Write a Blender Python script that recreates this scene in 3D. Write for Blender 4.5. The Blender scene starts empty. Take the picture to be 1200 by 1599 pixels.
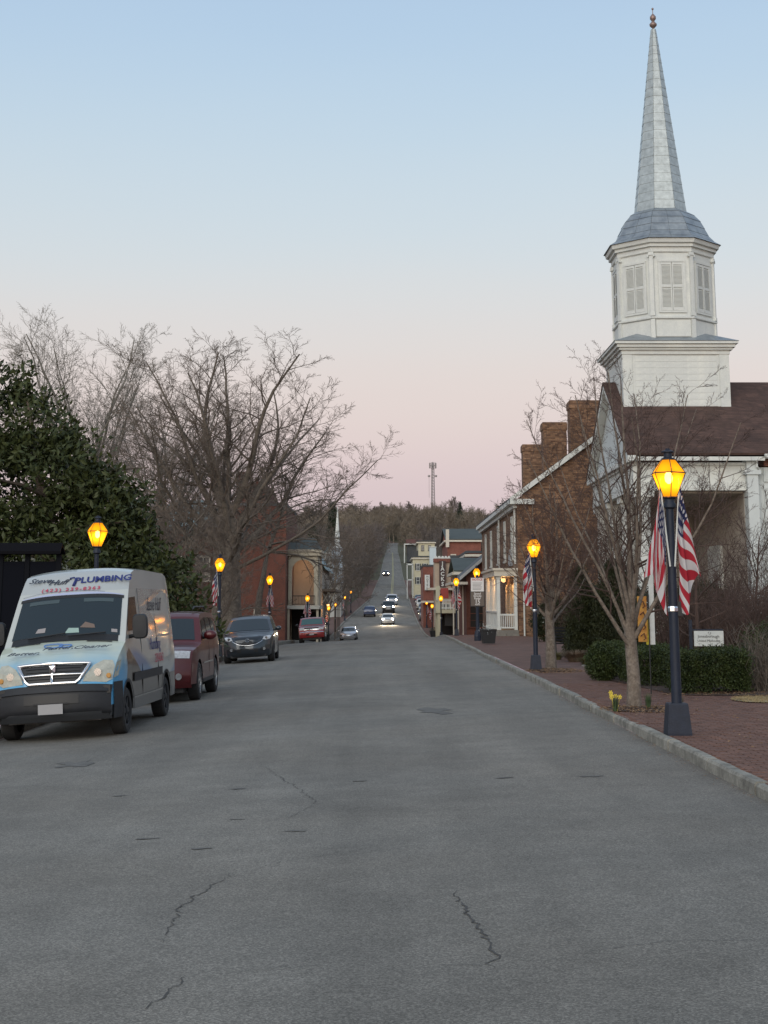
import bpy, math, random
import numpy as np
from mathutils import Vector, Matrix, noise as mnoise
C = bpy.context.scene.collection
sc = bpy.context.scene
PI = math.pi
R = math.radians

# ------------------------------------------------------------------ camera, world, sun, exposure
TH = math.atan(.19)
cam_d = bpy.data.cameras.new("camera")
cam = bpy.data.objects.new("camera", cam_d); C.objects.link(cam)
cam.location = (0, 0, 1.7)
cam.rotation_euler = (PI/2 + TH, 0, 0)
cam_d.sensor_fit = 'VERTICAL'; cam_d.sensor_height = 36.0
cam_d.lens = 36.0 * 2300 / 1599
cam_d.shift_x = 3 / 1599
cam_d.shift_y = (508 - 799.5) / 1599
cam_d.clip_start = .1; cam_d.clip_end = 9000
sc.camera = cam

def lin(c):
    return tuple(((v/255)/12.92 if v/255 <= .04045 else (((v/255)+.055)/1.055)**2.4) for v in c)

SUN_EL, SUN_AZ = R(9), R(197)           # low in the sky behind the camera
w = bpy.data.worlds.new("World"); sc.world = w; w.use_nodes = True
nt = w.node_tree; nt.nodes.clear()
out = nt.nodes.new('ShaderNodeOutputWorld'); bg = nt.nodes.new('ShaderNodeBackground')
tc = nt.nodes.new('ShaderNodeTexCoord'); sep = nt.nodes.new('ShaderNodeSeparateXYZ')
ramp = nt.nodes.new('ShaderNodeValToRGB')
nt.links.new(tc.outputs['Generated'], sep.inputs[0]); 
mapn = nt.nodes.new('ShaderNodeMapping'); mapn.inputs['Scale'].default_value = (1.2, 1.2, 7); wn = nt.nodes.new('ShaderNodeTexNoise'); wn.inputs['Scale'].default_value = 1.6; wn.inputs['Detail'].default_value = 4
nt.links.new(tc.outputs['Generated'], mapn.inputs[0]); nt.links.new(mapn.outputs[0], wn.inputs['Vector'])
wm = nt.nodes.new('ShaderNodeMath'); wm.operation = 'MULTIPLY_ADD'; wm.inputs[1].default_value = .035; nt.links.new(wn.outputs[0], wm.inputs[0]); 
wo = nt.nodes.new('ShaderNodeMath'); wo.operation = 'SUBTRACT'; wo.inputs[1].default_value = .0175; nt.links.new(sep.outputs[2], wo.inputs[0]); nt.links.new(wo.outputs[0], wm.inputs[2]); nt.links.new(wm.outputs[0], ramp.inputs[0])
stops = [(0.0, (184, 164, 182)), (.05, (200, 177, 190)), (.085, (212, 188, 194)), (.125, (222, 202, 198)), (.17, (222, 211, 206)),
         (.23, (210, 216, 219)), (.31, (194, 212, 225)), (.40, (174, 201, 228)), (.65, (172, 190, 213)), (1.0, (165, 179, 200))]
cr = ramp.color_ramp; cr.interpolation = 'B_SPLINE'
while len(cr.elements) < len(stops): cr.elements.new(.5)
for e, (p, c) in zip(cr.elements, stops):
    e.position = p; e.color = (*lin(c), 1)
sky = nt.nodes.new('ShaderNodeTexSky'); sky.sky_type = 'NISHITA'; sky.sun_disc = False
sky.sun_elevation = SUN_EL; sky.sun_rotation = SUN_AZ
bg2 = nt.nodes.new('ShaderNodeBackground'); bg2.inputs[1].default_value = .02
addn = nt.nodes.new('ShaderNodeAddShader')
nt.links.new(sky.outputs[0], bg2.inputs[0]); nt.links.new(ramp.outputs[0], bg.inputs[0])
bg.inputs[1].default_value = .95
nt.links.new(bg.outputs[0], addn.inputs[0]); nt.links.new(bg2.outputs[0], addn.inputs[1])
nt.links.new(addn.outputs[0], out.inputs[0])

sl = bpy.data.lights.new("sun", 'SUN'); sl.energy = 1.9; sl.angle = R(60); sl.color = (1, .93, .82)
so = bpy.data.objects.new("sun", sl); C.objects.link(so)
so.rotation_euler = Vector((.32, 1, -.42)).to_track_quat('-Z', 'Y').to_euler()
sc.view_settings.view_transform = 'Standard'; sc.view_settings.look = 'None'
sc.view_settings.exposure = 0; sc.view_settings.gamma = 1
try: sc.view_settings.use_curve_mapping = False
except Exception: pass
sc.cycles.max_bounces = 6; sc.cycles.diffuse_bounces = 3; sc.cycles.glossy_bounces = 3
sc.cycles.transparent_max_bounces = 12; sc.cycles.caustics_reflective = False; sc.cycles.caustics_refractive = False
try: sc.cycles.use_denoising = True
except Exception: pass

# ------------------------------------------------------------------ materials
def nodes_of(m):
    m.use_nodes = True
    n = m.node_tree
    return n, n.nodes['Principled BSDF']
MATS = {}
def mat(name, col, rough=.7, metal=0, var=0, vscale=1.5, bump=0, bscale=20, spec=.5, coat=0, fine=0, fscale=60, tint=None, emit=None, estr=0):
    if name in MATS: return MATS[name]
    m = bpy.data.materials.new(name); n, b = nodes_of(m)
    b.inputs['Base Color'].default_value = (*col, 1); b.inputs['Roughness'].default_value = rough
    b.inputs['Metallic'].default_value = metal; b.inputs['Specular IOR Level'].default_value = spec
    b.inputs['Coat Weight'].default_value = coat; b.inputs['Coat Roughness'].default_value = .05
    if emit: b.inputs['Emission Color'].default_value = (*emit, 1); b.inputs['Emission Strength'].default_value = estr
    t = n.nodes.new('ShaderNodeTexCoord')
    src = None
    if var or fine:
        mix = n.nodes.new('ShaderNodeMix'); mix.data_type = 'RGBA'; mix.blend_type = 'MIX'
        nz = n.nodes.new('ShaderNodeTexNoise'); nz.inputs['Scale'].default_value = vscale; nz.inputs['Detail'].default_value = 6
        nz.inputs['Roughness'].default_value = .65
        n.links.new(t.outputs['Object'], nz.inputs['Vector'])
        rm = n.nodes.new('ShaderNodeMapRange'); rm.inputs[1].default_value = .3; rm.inputs[2].default_value = .7
        n.links.new(nz.outputs[0], rm.inputs[0])
        c2 = tint if tint else tuple(v*(1+var) for v in col)
        c1 = tuple(v*(1-var) for v in col)
        mix.inputs[6].default_value = (*c1, 1); mix.inputs[7].default_value = (*c2, 1)
        n.links.new(rm.outputs[0], mix.inputs[0])
        src = mix.outputs[2]
        if fine:
            nf = n.nodes.new('ShaderNodeTexNoise'); nf.inputs['Scale'].default_value = fscale; nf.inputs['Detail'].default_value = 4
            n.links.new(t.outputs['Object'], nf.inputs['Vector'])
            r2 = n.nodes.new('ShaderNodeMapRange'); r2.inputs[1].default_value = .3; r2.inputs[2].default_value = .7
            r2.inputs[3].default_value = 1-fine; r2.inputs[4].default_value = 1+fine
            n.links.new(nf.outputs[0], r2.inputs[0])
            mu = n.nodes.new('ShaderNodeMix'); mu.data_type = 'RGBA'; mu.blend_type = 'MULTIPLY'; mu.inputs[0].default_value = 1
            n.links.new(src, mu.inputs[6]); n.links.new(r2.outputs[0], mu.inputs[7]); src = mu.outputs[2]
        n.links.new(src, b.inputs['Base Color'])
    if bump:
        nb = n.nodes.new('ShaderNodeTexNoise'); nb.inputs['Scale'].default_value = bscale; nb.inputs['Detail'].default_value = 5
        n.links.new(t.outputs['Object'], nb.inputs['Vector'])
        bp = n.nodes.new('ShaderNodeBump'); bp.inputs['Strength'].default_value = bump; bp.inputs['Distance'].default_value = .02
        n.links.new(nb.outputs[0], bp.inputs['Height']); n.links.new(bp.outputs[0], b.inputs['Normal'])
    MATS[name] = m
    return m

def brick_mat(name, c1, c2, mortar, scale=1.0, axis='XZ', bw=.215, bh=.075, rough=.9, msize=.012):
    if name in MATS: return MATS[name]
    m = bpy.data.materials.new(name); n, b = nodes_of(m)
    b.inputs['Roughness'].default_value = rough
    t = n.nodes.new('ShaderNodeTexCoord'); s = n.nodes.new('ShaderNodeSeparateXYZ'); cb = n.nodes.new('ShaderNodeCombineXYZ')
    n.links.new(t.outputs['Object'], s.inputs[0])
    if axis == 'XZ':   # works on walls along x and along y: run = x + y
        a = n.nodes.new('ShaderNodeMath'); a.operation = 'ADD'
        n.links.new(s.outputs[0], a.inputs[0]); n.links.new(s.outputs[1], a.inputs[1])
        n.links.new(a.outputs[0], cb.inputs[0]); n.links.new(s.outputs[2], cb.inputs[1])
    else:
        n.links.new(s.outputs[0], cb.inputs[0]); n.links.new(s.outputs[1], cb.inputs[1])
    br = n.nodes.new('ShaderNodeTexBrick'); br.inputs['Scale'].default_value = 1
    br.inputs['Brick Width'].default_value = bw*scale; br.inputs['Row Height'].default_value = bh*scale
    br.inputs['Mortar Size'].default_value = msize; br.inputs['Mortar Smooth'].default_value = .3
    br.inputs['Color1'].default_value = (*c1, 1); br.inputs['Color2'].default_value = (*c2, 1); br.inputs['Mortar'].default_value = (*mortar, 1)
    n.links.new(cb.outputs[0], br.inputs['Vector'])
    nz = n.nodes.new('ShaderNodeTexNoise'); nz.inputs['Scale'].default_value = 1.1; nz.inputs['Detail'].default_value = 7; nz.inputs['Roughness'].default_value = .7
    n.links.new(t.outputs['Object'], nz.inputs['Vector'])
    r = n.nodes.new('ShaderNodeMapRange'); r.inputs[1].default_value = .3; r.inputs[2].default_value = .7; r.inputs[3].default_value = .62; r.inputs[4].default_value = 1.3
    n.links.new(nz.outputs[0], r.inputs[0])
    mu = n.nodes.new('ShaderNodeMix'); mu.data_type = 'RGBA'; mu.blend_type = 'MULTIPLY'; mu.inputs[0].default_value = 1
    n.links.new(br.outputs[0], mu.inputs[6]); n.links.new(r.outputs[0], mu.inputs[7])
    n.links.new(mu.outputs[2], b.inputs['Base Color'])
    bp = n.nodes.new('ShaderNodeBump'); bp.inputs['Strength'].default_value = .6; bp.inputs['Distance'].default_value = .01
    iv = n.nodes.new('ShaderNodeMath'); iv.operation = 'SUBTRACT'; iv.inputs[0].default_value = 1
    n.links.new(br.outputs['Fac'], iv.inputs[1]); n.links.new(iv.outputs[0], bp.inputs['Height']); n.links.new(bp.outputs[0], b.inputs['Normal'])
    MATS[name] = m
    return m

def asphalt_mat():
    m = bpy.data.materials.new("asphalt"); n, b = nodes_of(m)
    b.inputs['Roughness'].default_value = .86; b.inputs['Specular IOR Level'].default_value = .35
    t = n.nodes.new('ShaderNodeTexCoord')
    def nz(scale, det=4, rough=.6, vec=None, mn=.3, mx=.7, a=0, c=1):
        k = n.nodes.new('ShaderNodeTexNoise'); k.inputs['Scale'].default_value = scale; k.inputs['Detail'].default_value = det; k.inputs['Roughness'].default_value = rough
        n.links.new(vec or t.outputs['Object'], k.inputs['Vector'])
        r = n.nodes.new('ShaderNodeMapRange'); r.inputs[1].default_value = mn; r.inputs[2].default_value = mx; r.inputs[3].default_value = a; r.inputs[4].default_value = c
        n.links.new(k.outputs[0], r.inputs[0]); return r.outputs[0], k.outputs[0]
    big, _ = nz(.3, 5, .6, a=.84, c=1.12)
    mid, _ = nz(1.7, 7, .72, a=.84, c=1.13)
    mp = n.nodes.new('ShaderNodeMapping'); mp.inputs['Scale'].default_value = (.7, .04, 1)
    n.links.new(t.outputs['Object'], mp.inputs['Vector'])
    streak, _ = nz(1.0, 5, .6, vec=mp.outputs[0], a=.80, c=1.15)
    vo = n.nodes.new('ShaderNodeTexVoronoi'); vo.inputs['Scale'].default_value = 110
    n.links.new(t.outputs['Object'], vo.inputs['Vector'])
    sp = n.nodes.new('ShaderNodeSeparateColor'); n.links.new(vo.outputs['Color'], sp.inputs[0])
    rs = n.nodes.new('ShaderNodeMapRange'); rs.inputs[3].default_value = .66; rs.inputs[4].default_value = 1.5
    pw = n.nodes.new('ShaderNodeMath'); pw.operation = 'POWER'; pw.inputs[1].default_value = 1.6
    n.links.new(sp.outputs[0], pw.inputs[0]); n.links.new(pw.outputs[0], rs.inputs[0])
    fine, fraw = nz(230, 3, .6, a=.8, c=1.2)
    col = n.nodes.new('ShaderNodeMix'); col.data_type = 'RGBA'
    col.inputs[6].default_value = (.184, .174, .153, 1); col.inputs[7].default_value = (.200, .184, .157, 1)
    tn, _ = nz(.35, 3, .5)
    n.links.new(tn, col.inputs[0])
    cur = col.outputs[2]
    for s in (big, mid, streak, rs.outputs[0], fine):
        mu = n.nodes.new('ShaderNodeMix'); mu.data_type = 'RGBA'; mu.blend_type = 'MULTIPLY'; mu.inputs[0].default_value = 1
        n.links.new(cur, mu.inputs[6]); n.links.new(s, mu.inputs[7]); cur = mu.outputs[2]
    n.links.new(cur, b.inputs['Base Color'])
    bp = n.nodes.new('ShaderNodeBump'); bp.inputs['Strength'].default_value = .35; bp.inputs['Distance'].default_value = .004
    n.links.new(vo.outputs['Distance'], bp.inputs['Height']); n.links.new(bp.outputs[0], b.inputs['Normal'])
    return m

M = {}
M['asphalt'] = asphalt_mat()
M['crack'] = mat('crack filler', (.065, .063, .06), .95, var=.3, vscale=9)
M['patch'] = mat('worn asphalt patch', (.118, .114, .104), .9, var=.35, vscale=9, fine=.3)
M['kerb'] = mat('kerb concrete', (.24, .232, .20), .9, var=.5, vscale=4, bump=.5, bscale=30, fine=.2)
M['paver_bed'] = brick_mat('brick paving', (.12, .06, .045), (.175, .09, .065), (.075, .052, .042), axis='XY', bw=.205, bh=.105, msize=.008)
M['paver'] = mat('paver brick', (.14, .066, .047), .9, var=.35, vscale=5, bump=.4, fine=.25, tint=(.19, .10, .072))
M['sand_joint'] = mat('sand joint', (.085, .06, .05), .95, var=.2)
M['lawn'] = mat('lawn and leaf litter', (.05, .062, .022), .95, var=.4, vscale=.8, bump=.6, fine=.4, fscale=18, tint=(.105, .088, .045))
M['grass_blade'] = mat('grass blade', (.06, .09, .025), .8, var=.4, vscale=3)
M['dry_grass'] = mat('dry grass', (.27, .21, .11), .9, var=.4, vscale=4)
M['mulch'] = mat('mulch', (.06, .035, .025), .95, var=.4, vscale=7, bump=.8, fine=.4)
M['leaf_litter'] = mat('fallen leaf', (.2, .11, .06), .9, var=.45, vscale=14, tint=(.33, .22, .13))
M['white_paint'] = mat('white painted wood', (.58, .61, .60), .6, var=.06, vscale=1.3, bump=.15, tint=(.68, .70, .66), fine=.05, fscale=14)
M['warm_white'] = mat('cream painted wood', (.56, .52, .44), .6, var=.06)
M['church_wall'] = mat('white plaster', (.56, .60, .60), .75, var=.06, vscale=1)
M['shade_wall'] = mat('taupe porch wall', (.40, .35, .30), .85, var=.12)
M['shingle_brown'] = brick_mat('brown roof shingles', (.062, .034, .027), (.10, .056, .043), (.04, .024, .019), axis='XZ', bw=.34, bh=.10, msize=.006)
M['tin'] = mat('weathered tin', (.25, .29, .33), .42, metal=.5, var=.24, vscale=2.4, bump=.1, bscale=8, tint=(.36, .40, .42))
M['tin_pale'] = mat('pale weathered tin', (.42, .46, .46), .45, metal=.45, var=.24, vscale=3.2, bump=.1, bscale=8)
M['brick_old'] = brick_mat('old brown brick', (.10, .045, .026), (.31, .175, .10), (.15, .105, .072), axis='XZ', scale=1.25)
M['brick_red'] = brick_mat('red brick', (.19, .062, .042), (.25, .09, .062), (.2, .14, .11), axis='XZ')
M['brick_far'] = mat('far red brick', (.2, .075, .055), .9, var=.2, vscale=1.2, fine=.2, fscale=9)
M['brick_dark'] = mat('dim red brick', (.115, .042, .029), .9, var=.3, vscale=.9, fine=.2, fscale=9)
M['cream'] = mat('cream siding', (.50, .47, .34), .8, var=.08)
M['green_roof'] = mat('green metal roof', (.06, .072, .068), .8, var=.15, vscale=.6)
M['teal_roof'] = mat('pale teal metal roof', (.22, .31, .33), .7, var=.18, vscale=.6)
M['slate'] = mat('dark roof', (.05, .055, .062), .7, var=.2, vscale=.5)
M['stone'] = mat('stone base', (.2, .19, .17), .9, var=.25, bump=.5)
M['navy_iron'] = mat('dark blue cast iron', (.011, .017, .033), .55, var=.25, vscale=8, spec=.4, bump=.15, bscale=40)
M['black'] = mat('black paint', (.015, .016, .018), .5)
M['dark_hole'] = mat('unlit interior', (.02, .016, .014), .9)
M['glass'] = mat('window glass', (.03, .04, .05), .06, spec=.8)
M['car_glass'] = mat('car glass', (.012, .022, .028), .05, spec=.65)
M['rubber'] = mat('rubber', (.02, .02, .021), .85)
M['plastic'] = mat('grey black plastic', (.014, .016, .020), .6, var=.2, vscale=6)
M['chrome'] = mat('chrome', (.65, .66, .68), .16, metal=1)
M['rim'] = mat('alloy rim', (.34, .35, .36), .35, metal=.8)
M['lens'] = mat('headlamp lens', (.42, .43, .37), .12, var=.2, vscale=12, coat=.6)
M['lens_clear'] = mat('clear headlamp lens', (.5, .52, .54), .1, var=.3, vscale=20, coat=.6)
M['bark'] = mat('grey bark', (.135, .115, .095), .95, var=.35, vscale=5, bump=.9, bscale=14, fine=.3, fscale=24)
M['bark_pale'] = mat('pale bark', (.20, .185, .16), .95, var=.35, vscale=3, bump=.8)
M['bark_dark'] = mat('dark twigs', (.125, .10, .082), .95, var=.3, vscale=3)
M['bark_red'] = mat('reddish twigs', (.075, .048, .04), .95, var=.3, vscale=3)
M['bark_street'] = mat('street tree bark', (.15, .115, .09), .95, var=.3, vscale=9, bump=.9, bscale=18, fine=.25, fscale=30, tint=(.235, .20, .165))
M['wood_far'] = mat('far bare wood', (.20, .155, .12), .95, var=.4, vscale=.03, tint=(.27, .225, .17))
M['wood_far2'] = mat('far grey wood', (.15, .125, .112), .95, var=.3, vscale=.03)
def leaf_mat(name, c, c2, vscale=2.0):
    m = mat(name, c, .55, var=.35, vscale=vscale, tint=c2, spec=.28)
    return m
M['magnolia'] = leaf_mat('magnolia leaf', (.028, .044, .014), (.07, .085, .028), 3)
M['boxwood'] = leaf_mat('boxwood leaf', (.018, .034, .010), (.055, .075, .02), 4)
M['cedar'] = leaf_mat('cedar leaf', (.016, .024, .010), (.045, .05, .018), 3)
M['evergreen'] = leaf_mat('evergreen needle', (.018, .032, .016), (.04, .055, .028), .6)
M['daffodil'] = mat('daffodil petal', (.75, .6, .08), .6)
M['amber_glow'] = None
M['hot_bulb'] = None

def lamp_glass():
    m = bpy.data.materials.new('amber lantern glass'); m.use_nodes = True; n = m.node_tree; n.nodes.clear()
    o = n.nodes.new('ShaderNodeOutputMaterial'); a = n.nodes.new('ShaderNodeMixShader'); tr = n.nodes.new('ShaderNodeBsdfTransparent')
    e = n.nodes.new('ShaderNodeEmission'); t = n.nodes.new('ShaderNodeTexCoord'); nz = n.nodes.new('ShaderNodeTexNoise')
    tr.inputs[0].default_value = (1, .62, .22, 1); e.inputs[0].default_value = (1, .36, .008, 1); e.inputs[1].default_value = 1.5
    nz.inputs['Scale'].default_value = 9; n.links.new(t.outputs['Object'], nz.inputs['Vector'])
    mr = n.nodes.new('ShaderNodeMapRange'); mr.inputs[3].default_value = .72; mr.inputs[4].default_value = .96
    n.links.new(nz.outputs[0], mr.inputs[0]); n.links.new(mr.outputs[0], a.inputs[0])
    vd = n.nodes.new('ShaderNodeVectorMath'); vd.operation = 'DISTANCE'; vd.inputs[1].default_value = (0, 0, 3.28); n.links.new(t.outputs['Object'], vd.inputs[0])
    p2 = n.nodes.new('ShaderNodeMath'); p2.operation = 'POWER'; p2.inputs[1].default_value = -3; n.links.new(vd.outputs['Value'], p2.inputs[0])
    m3 = n.nodes.new('ShaderNodeMath'); m3.operation = 'MULTIPLY'; m3.inputs[1].default_value = .017; n.links.new(p2.outputs[0], m3.inputs[0]); n.links.new(m3.outputs[0], e.inputs[1])
    n.links.new(tr.outputs[0], a.inputs[1]); n.links.new(e.outputs[0], a.inputs[2]); n.links.new(a.outputs[0], o.inputs[0])
    return m
M['lantern'] = lamp_glass()
def emis(name, col, s):
    m = bpy.data.materials.new(name); m.use_nodes = True; n = m.node_tree; n.nodes.clear()
    o = n.nodes.new('ShaderNodeOutputMaterial'); e = n.nodes.new('ShaderNodeEmission')
    e.inputs[0].default_value = (*col, 1); e.inputs[1].default_value = s; n.links.new(e.outputs[0], o.inputs[0]); MATS[name] = m
    return m
M['bulb'] = emis('hot bulb', (1, .72, .28), 60)
M['headlight_on'] = emis('lit headlamp', (1, .80, .56), 60)
M['ceiling_glow'] = emis('warm ceiling lamp', (1, .55, .2), 3)
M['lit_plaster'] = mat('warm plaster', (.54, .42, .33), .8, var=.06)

def flag_mat():
    m = bpy.data.materials.new('flag cloth'); n, b = nodes_of(m)
    b.inputs['Roughness'].default_value = .85
    uv = n.nodes.new('ShaderNodeUVMap'); s = n.nodes.new('ShaderNodeSeparateXYZ'); n.links.new(uv.outputs[0], s.inputs[0])
    def mth(op, a, bb=None, c=None):
        k = n.nodes.new('ShaderNodeMath'); k.operation = op
        for i, v in enumerate((a, bb, c)):
            if v is None: continue
            if isinstance(v, (int, float)): k.inputs[i].default_value = v
            else: n.links.new(v, k.inputs[i])
        return k.outputs[0]
    st = mth('MODULO', mth('FLOOR', mth('MULTIPLY', mth('ADD', s.outputs[1], 2), 13)), 2)
    can = mth('MULTIPLY', mth('LESS_THAN', s.outputs[0], .4), mth('GREATER_THAN', s.outputs[1], 6/13))
    # stars: offset rows of small round spots
    uu = mth('MULTIPLY', s.outputs[0], 6/.4); vv = mth('MULTIPLY', mth('SUBTRACT', s.outputs[1], 6/13), 5/(7/13))
    du = mth('SUBTRACT', mth('FRACT', uu), .5); dv = mth('SUBTRACT', mth('FRACT', vv), .5)
    d = mth('ADD', mth('MULTIPLY', du, du), mth('MULTIPLY', dv, dv))
    star = mth('LESS_THAN', d, .075)
    m1 = n.nodes.new('ShaderNodeMix'); m1.data_type = 'RGBA'; m1.inputs[6].default_value = (.42, .022, .04, 1); m1.inputs[7].default_value = (.62, .60, .60, 1)
    n.links.new(st, m1.inputs[0])
    m0 = n.nodes.new('ShaderNodeMix'); m0.data_type = 'RGBA'; m0.inputs[6].default_value = (.018, .025, .085, 1); m0.inputs[7].default_value = (.6, .6, .62, 1)
    n.links.new(star, m0.inputs[0])
    m2 = n.nodes.new('ShaderNodeMix'); m2.data_type = 'RGBA'; n.links.new(can, m2.inputs[0]); n.links.new(m1.outputs[2], m2.inputs[6]); n.links.new(m0.outputs[2], m2.inputs[7])
    n.links.new(m2.outputs[2], b.inputs['Base Color'])
    tr = n.nodes.new('ShaderNodeBsdfTranslucent'); n.links.new(m2.outputs[2], tr.inputs[0])
    mx = n.nodes.new('ShaderNodeMixShader'); mx.inputs[0].default_value = .3
    o = n.nodes['Material Output']; n.links.new(b.outputs[0], mx.inputs[1]); n.links.new(tr.outputs[0], mx.inputs[2]); n.links.new(mx.outputs[0], o.inputs[0])
    return m
M['flag'] = flag_mat()

# ------------------------------------------------------------------ builders
class MB:
    def __init__(s): s.v = []; s.f = []; s.mi = []; s.cur = 0
    def add(s, vs, fs):
        b = len(s.v); s.v += [tuple(p) for p in vs]
        for f in fs: s.f.append(tuple(i+b for i in f)); s.mi.append(s.cur)
        return s
    def box(s, x0, x1, y0, y1, z0, z1, b=0):
        if b <= 0:
            return s.add([(x0,y0,z0),(x1,y0,z0),(x1,y1,z0),(x0,y1,z0),(x0,y0,z1),(x1,y0,z1),(x1,y1,z1),(x0,y1,z1)],
                         [(0,3,2,1),(4,5,6,7),(0,1,5,4),(1,2,6,5),(2,3,7,6),(3,0,4,7)])
        # bevelled top edges
        return s.add([(x0,y0,z0),(x1,y0,z0),(x1,y1,z0),(x0,y1,z0),(x0,y0,z1-b),(x1,y0,z1-b),(x1,y1,z1-b),(x0,y1,z1-b),
                      (x0+b,y0+b,z1),(x1-b,y0+b,z1),(x1-b,y1-b,z1),(x0+b,y1-b,z1)],
                     [(0,3,2,1),(0,1,5,4),(1,2,6,5),(2,3,7,6),(3,0,4,7),(4,5,9,8),(5,6,10,9),(6,7,11,10),(7,4,8,11),(8,9,10,11)])
    def poly(s, pts): return s.add(pts, [tuple(range(len(pts)))])
    def prism(s, pts, d):
        """extrude polygon (list of 3d pts) by vector d"""
        n = len(pts); d = Vector(d)
        vs = [Vector(p) for p in pts] + [Vector(p)+d for p in pts]
        return s.add(vs, [tuple(range(n))[::-1], tuple(range(n, 2*n))] + [(i, (i+1) % n, n+(i+1) % n, n+i) for i in range(n)])
    def ring_loft(s, rings, close=True, caps=True):
        n = len(rings[0]); vs = [p for r in rings for p in r]; fs = []
        for k in range(len(rings)-1):
            for i in range(n if close else n-1):
                j = (i+1) % n
                fs.append((k*n+i, k*n+j, (k+1)*n+j, (k+1)*n+i))
        if caps and close:
            fs.append(tuple(range(n))[::-1]); fs.append(tuple((len(rings)-1)*n+i for i in range(n)))
        return s.add(vs, fs)
    def lathe(s, prof, n=12, cx=0, cy=0, rot=0, sx=1, sy=1):
        rings = [[(cx+sx*r*math.cos(rot+2*PI*i/n), cy+sy*r*math.sin(rot+2*PI*i/n), z) for i in range(n)] for r, z in prof]
        return s.ring_loft(rings)
    def tube(s, pts, rad, n=6):
        pts = [Vector(p) for p in pts]
        if not hasattr(rad, '__len__'): rad = [rad]*len(pts)
        rings = []
        for i, p in enumerate(pts):
            t = (pts[min(i+1, len(pts)-1)] - pts[max(i-1, 0)]).normalized()
            a = Vector((0, 0, 1)) if abs(t.z) < .95 else Vector((1, 0, 0))
            u = t.cross(a).normalized(); q = u.cross(t)
            rings.append([p + rad[i]*(math.cos(2*PI*k/n)*u + math.sin(2*PI*k/n)*q) for k in range(n)])
        return s.ring_loft(rings)
    def grid(s, P):
        nr = len(P); nc = len(P[0])
        return s.add([p for r in P for p in r], [(i*nc+j, i*nc+j+1, (i+1)*nc+j+1, (i+1)*nc+j) for i in range(nr-1) for j in range(nc-1)])
    def mesh(s, name, mats, smooth=None):
        me = bpy.data.meshes.new(name); me.from_pydata(s.v, [], s.f)
        if not isinstance(mats, (list, tuple)): mats = [mats]
        for m in mats: me.materials.append(m)
        if len(mats) > 1: me.polygons.foreach_set('material_index', s.mi)
        me.update()
        if smooth:
            me.polygons.foreach_set('use_smooth', [True]*len(me.polygons))
            if smooth < 170:
                try: me.set_sharp_from_angle(angle=R(smooth))
                except Exception: pass
        return me
    def build(s, name, mats, parent=None, loc=(0,0,0), rz=0, smooth=None):
        o = bpy.data.objects.new(name, s.mesh(name, mats, smooth)); C.objects.link(o)
        o.location = loc; o.rotation_euler = (0, 0, rz)
        if parent: o.parent = parent
        return o

def tag(o, label=None, cat=None, group=None, kind=None):
    if label: o['label'] = label
    if cat: o['category'] = cat
    if group: o['group'] = group
    if kind: o['kind'] = kind
    return o
def thing(name, label, cat, loc=(0,0,0), rz=0, group=None, scale=1):
    o = bpy.data.objects.new(name, None); C.objects.link(o); o.location = loc; o.rotation_euler = (0, 0, rz)
    o.scale = (scale,)*3; o.empty_display_size = .3
    return tag(o, label, cat, group)
def inst(name, me, parent=None, loc=(0,0,0), rot=(0,0,0), sc_=(1,1,1)):
    o = bpy.data.objects.new(name, me); C.objects.link(o); o.location = loc; o.rotation_euler = rot; o.scale = sc_
    if parent: o.parent = parent
    return o
def copy_tree(o, parent=None, **kw):
    c = o.copy(); C.objects.link(c); c.parent = parent
    for ch in [x for x in o.children]: copy_tree(ch, c)
    for k, v in kw.items():
        if k in ('label', 'group', 'category'): c[k] = v
    return c
def np_obj(name, V, F, m, parent=None, smooth=False, loc=(0,0,0)):
    me = bpy.data.meshes.new(name); V = np.asarray(V, dtype=np.float32); F = np.asarray(F, dtype=np.int32)
    nf, k = F.shape
    me.vertices.add(len(V)); me.vertices.foreach_set('co', V.ravel())
    me.loops.add(nf*k); me.loops.foreach_set('vertex_index', F.ravel())
    me.polygons.add(nf); me.polygons.foreach_set('loop_start', np.arange(0, nf*k, k, dtype=np.int32))
    me.polygons.foreach_set('loop_total', np.full(nf, k, dtype=np.int32))
    if smooth: me.polygons.foreach_set('use_smooth', np.ones(nf, dtype=bool))
    me.materials.append(m); me.update(calc_edges=True); me.validate()
    o = bpy.data.objects.new(name, me); C.objects.link(o); o.location = loc
    if parent: o.parent = parent
    return o
def text(body, parent, m, size, loc, rot, shear=0, name='lettering', ext=.001, align='CENTER', space=1, sx=1, bold=0):
    cu = bpy.data.curves.new(name, 'FONT'); cu.body = body; cu.size = size; cu.shear = shear; cu.extrude = ext
    cu.align_x = align; cu.align_y = 'CENTER'; cu.space_character = space; cu.offset = bold; cu.materials.append(m)
    cu.resolution_u = 2
    tmp = bpy.data.objects.new(name, cu); me = bpy.data.meshes.new_from_object(tmp); bpy.data.objects.remove(tmp); me.name = name
    o = bpy.data.objects.new(name, me); C.objects.link(o); o.location = loc; o.rotation_euler = rot; o.scale = (sx, 1, 1)
    if parent: o.parent = parent
    return o
def interp(tab, y):
    if y <= tab[0][0]: return tab[0][1]
    for (a, b), (c, d) in zip(tab, tab[1:]):
        if y <= c:
            t = (y-a)/(c-a); return b+(d-b)*t
    return tab[-1][1]
def ss(a, b, x):
    t = max(0, min(1, (x-a)/(b-a))); return t*t*(3-2*t)

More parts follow.
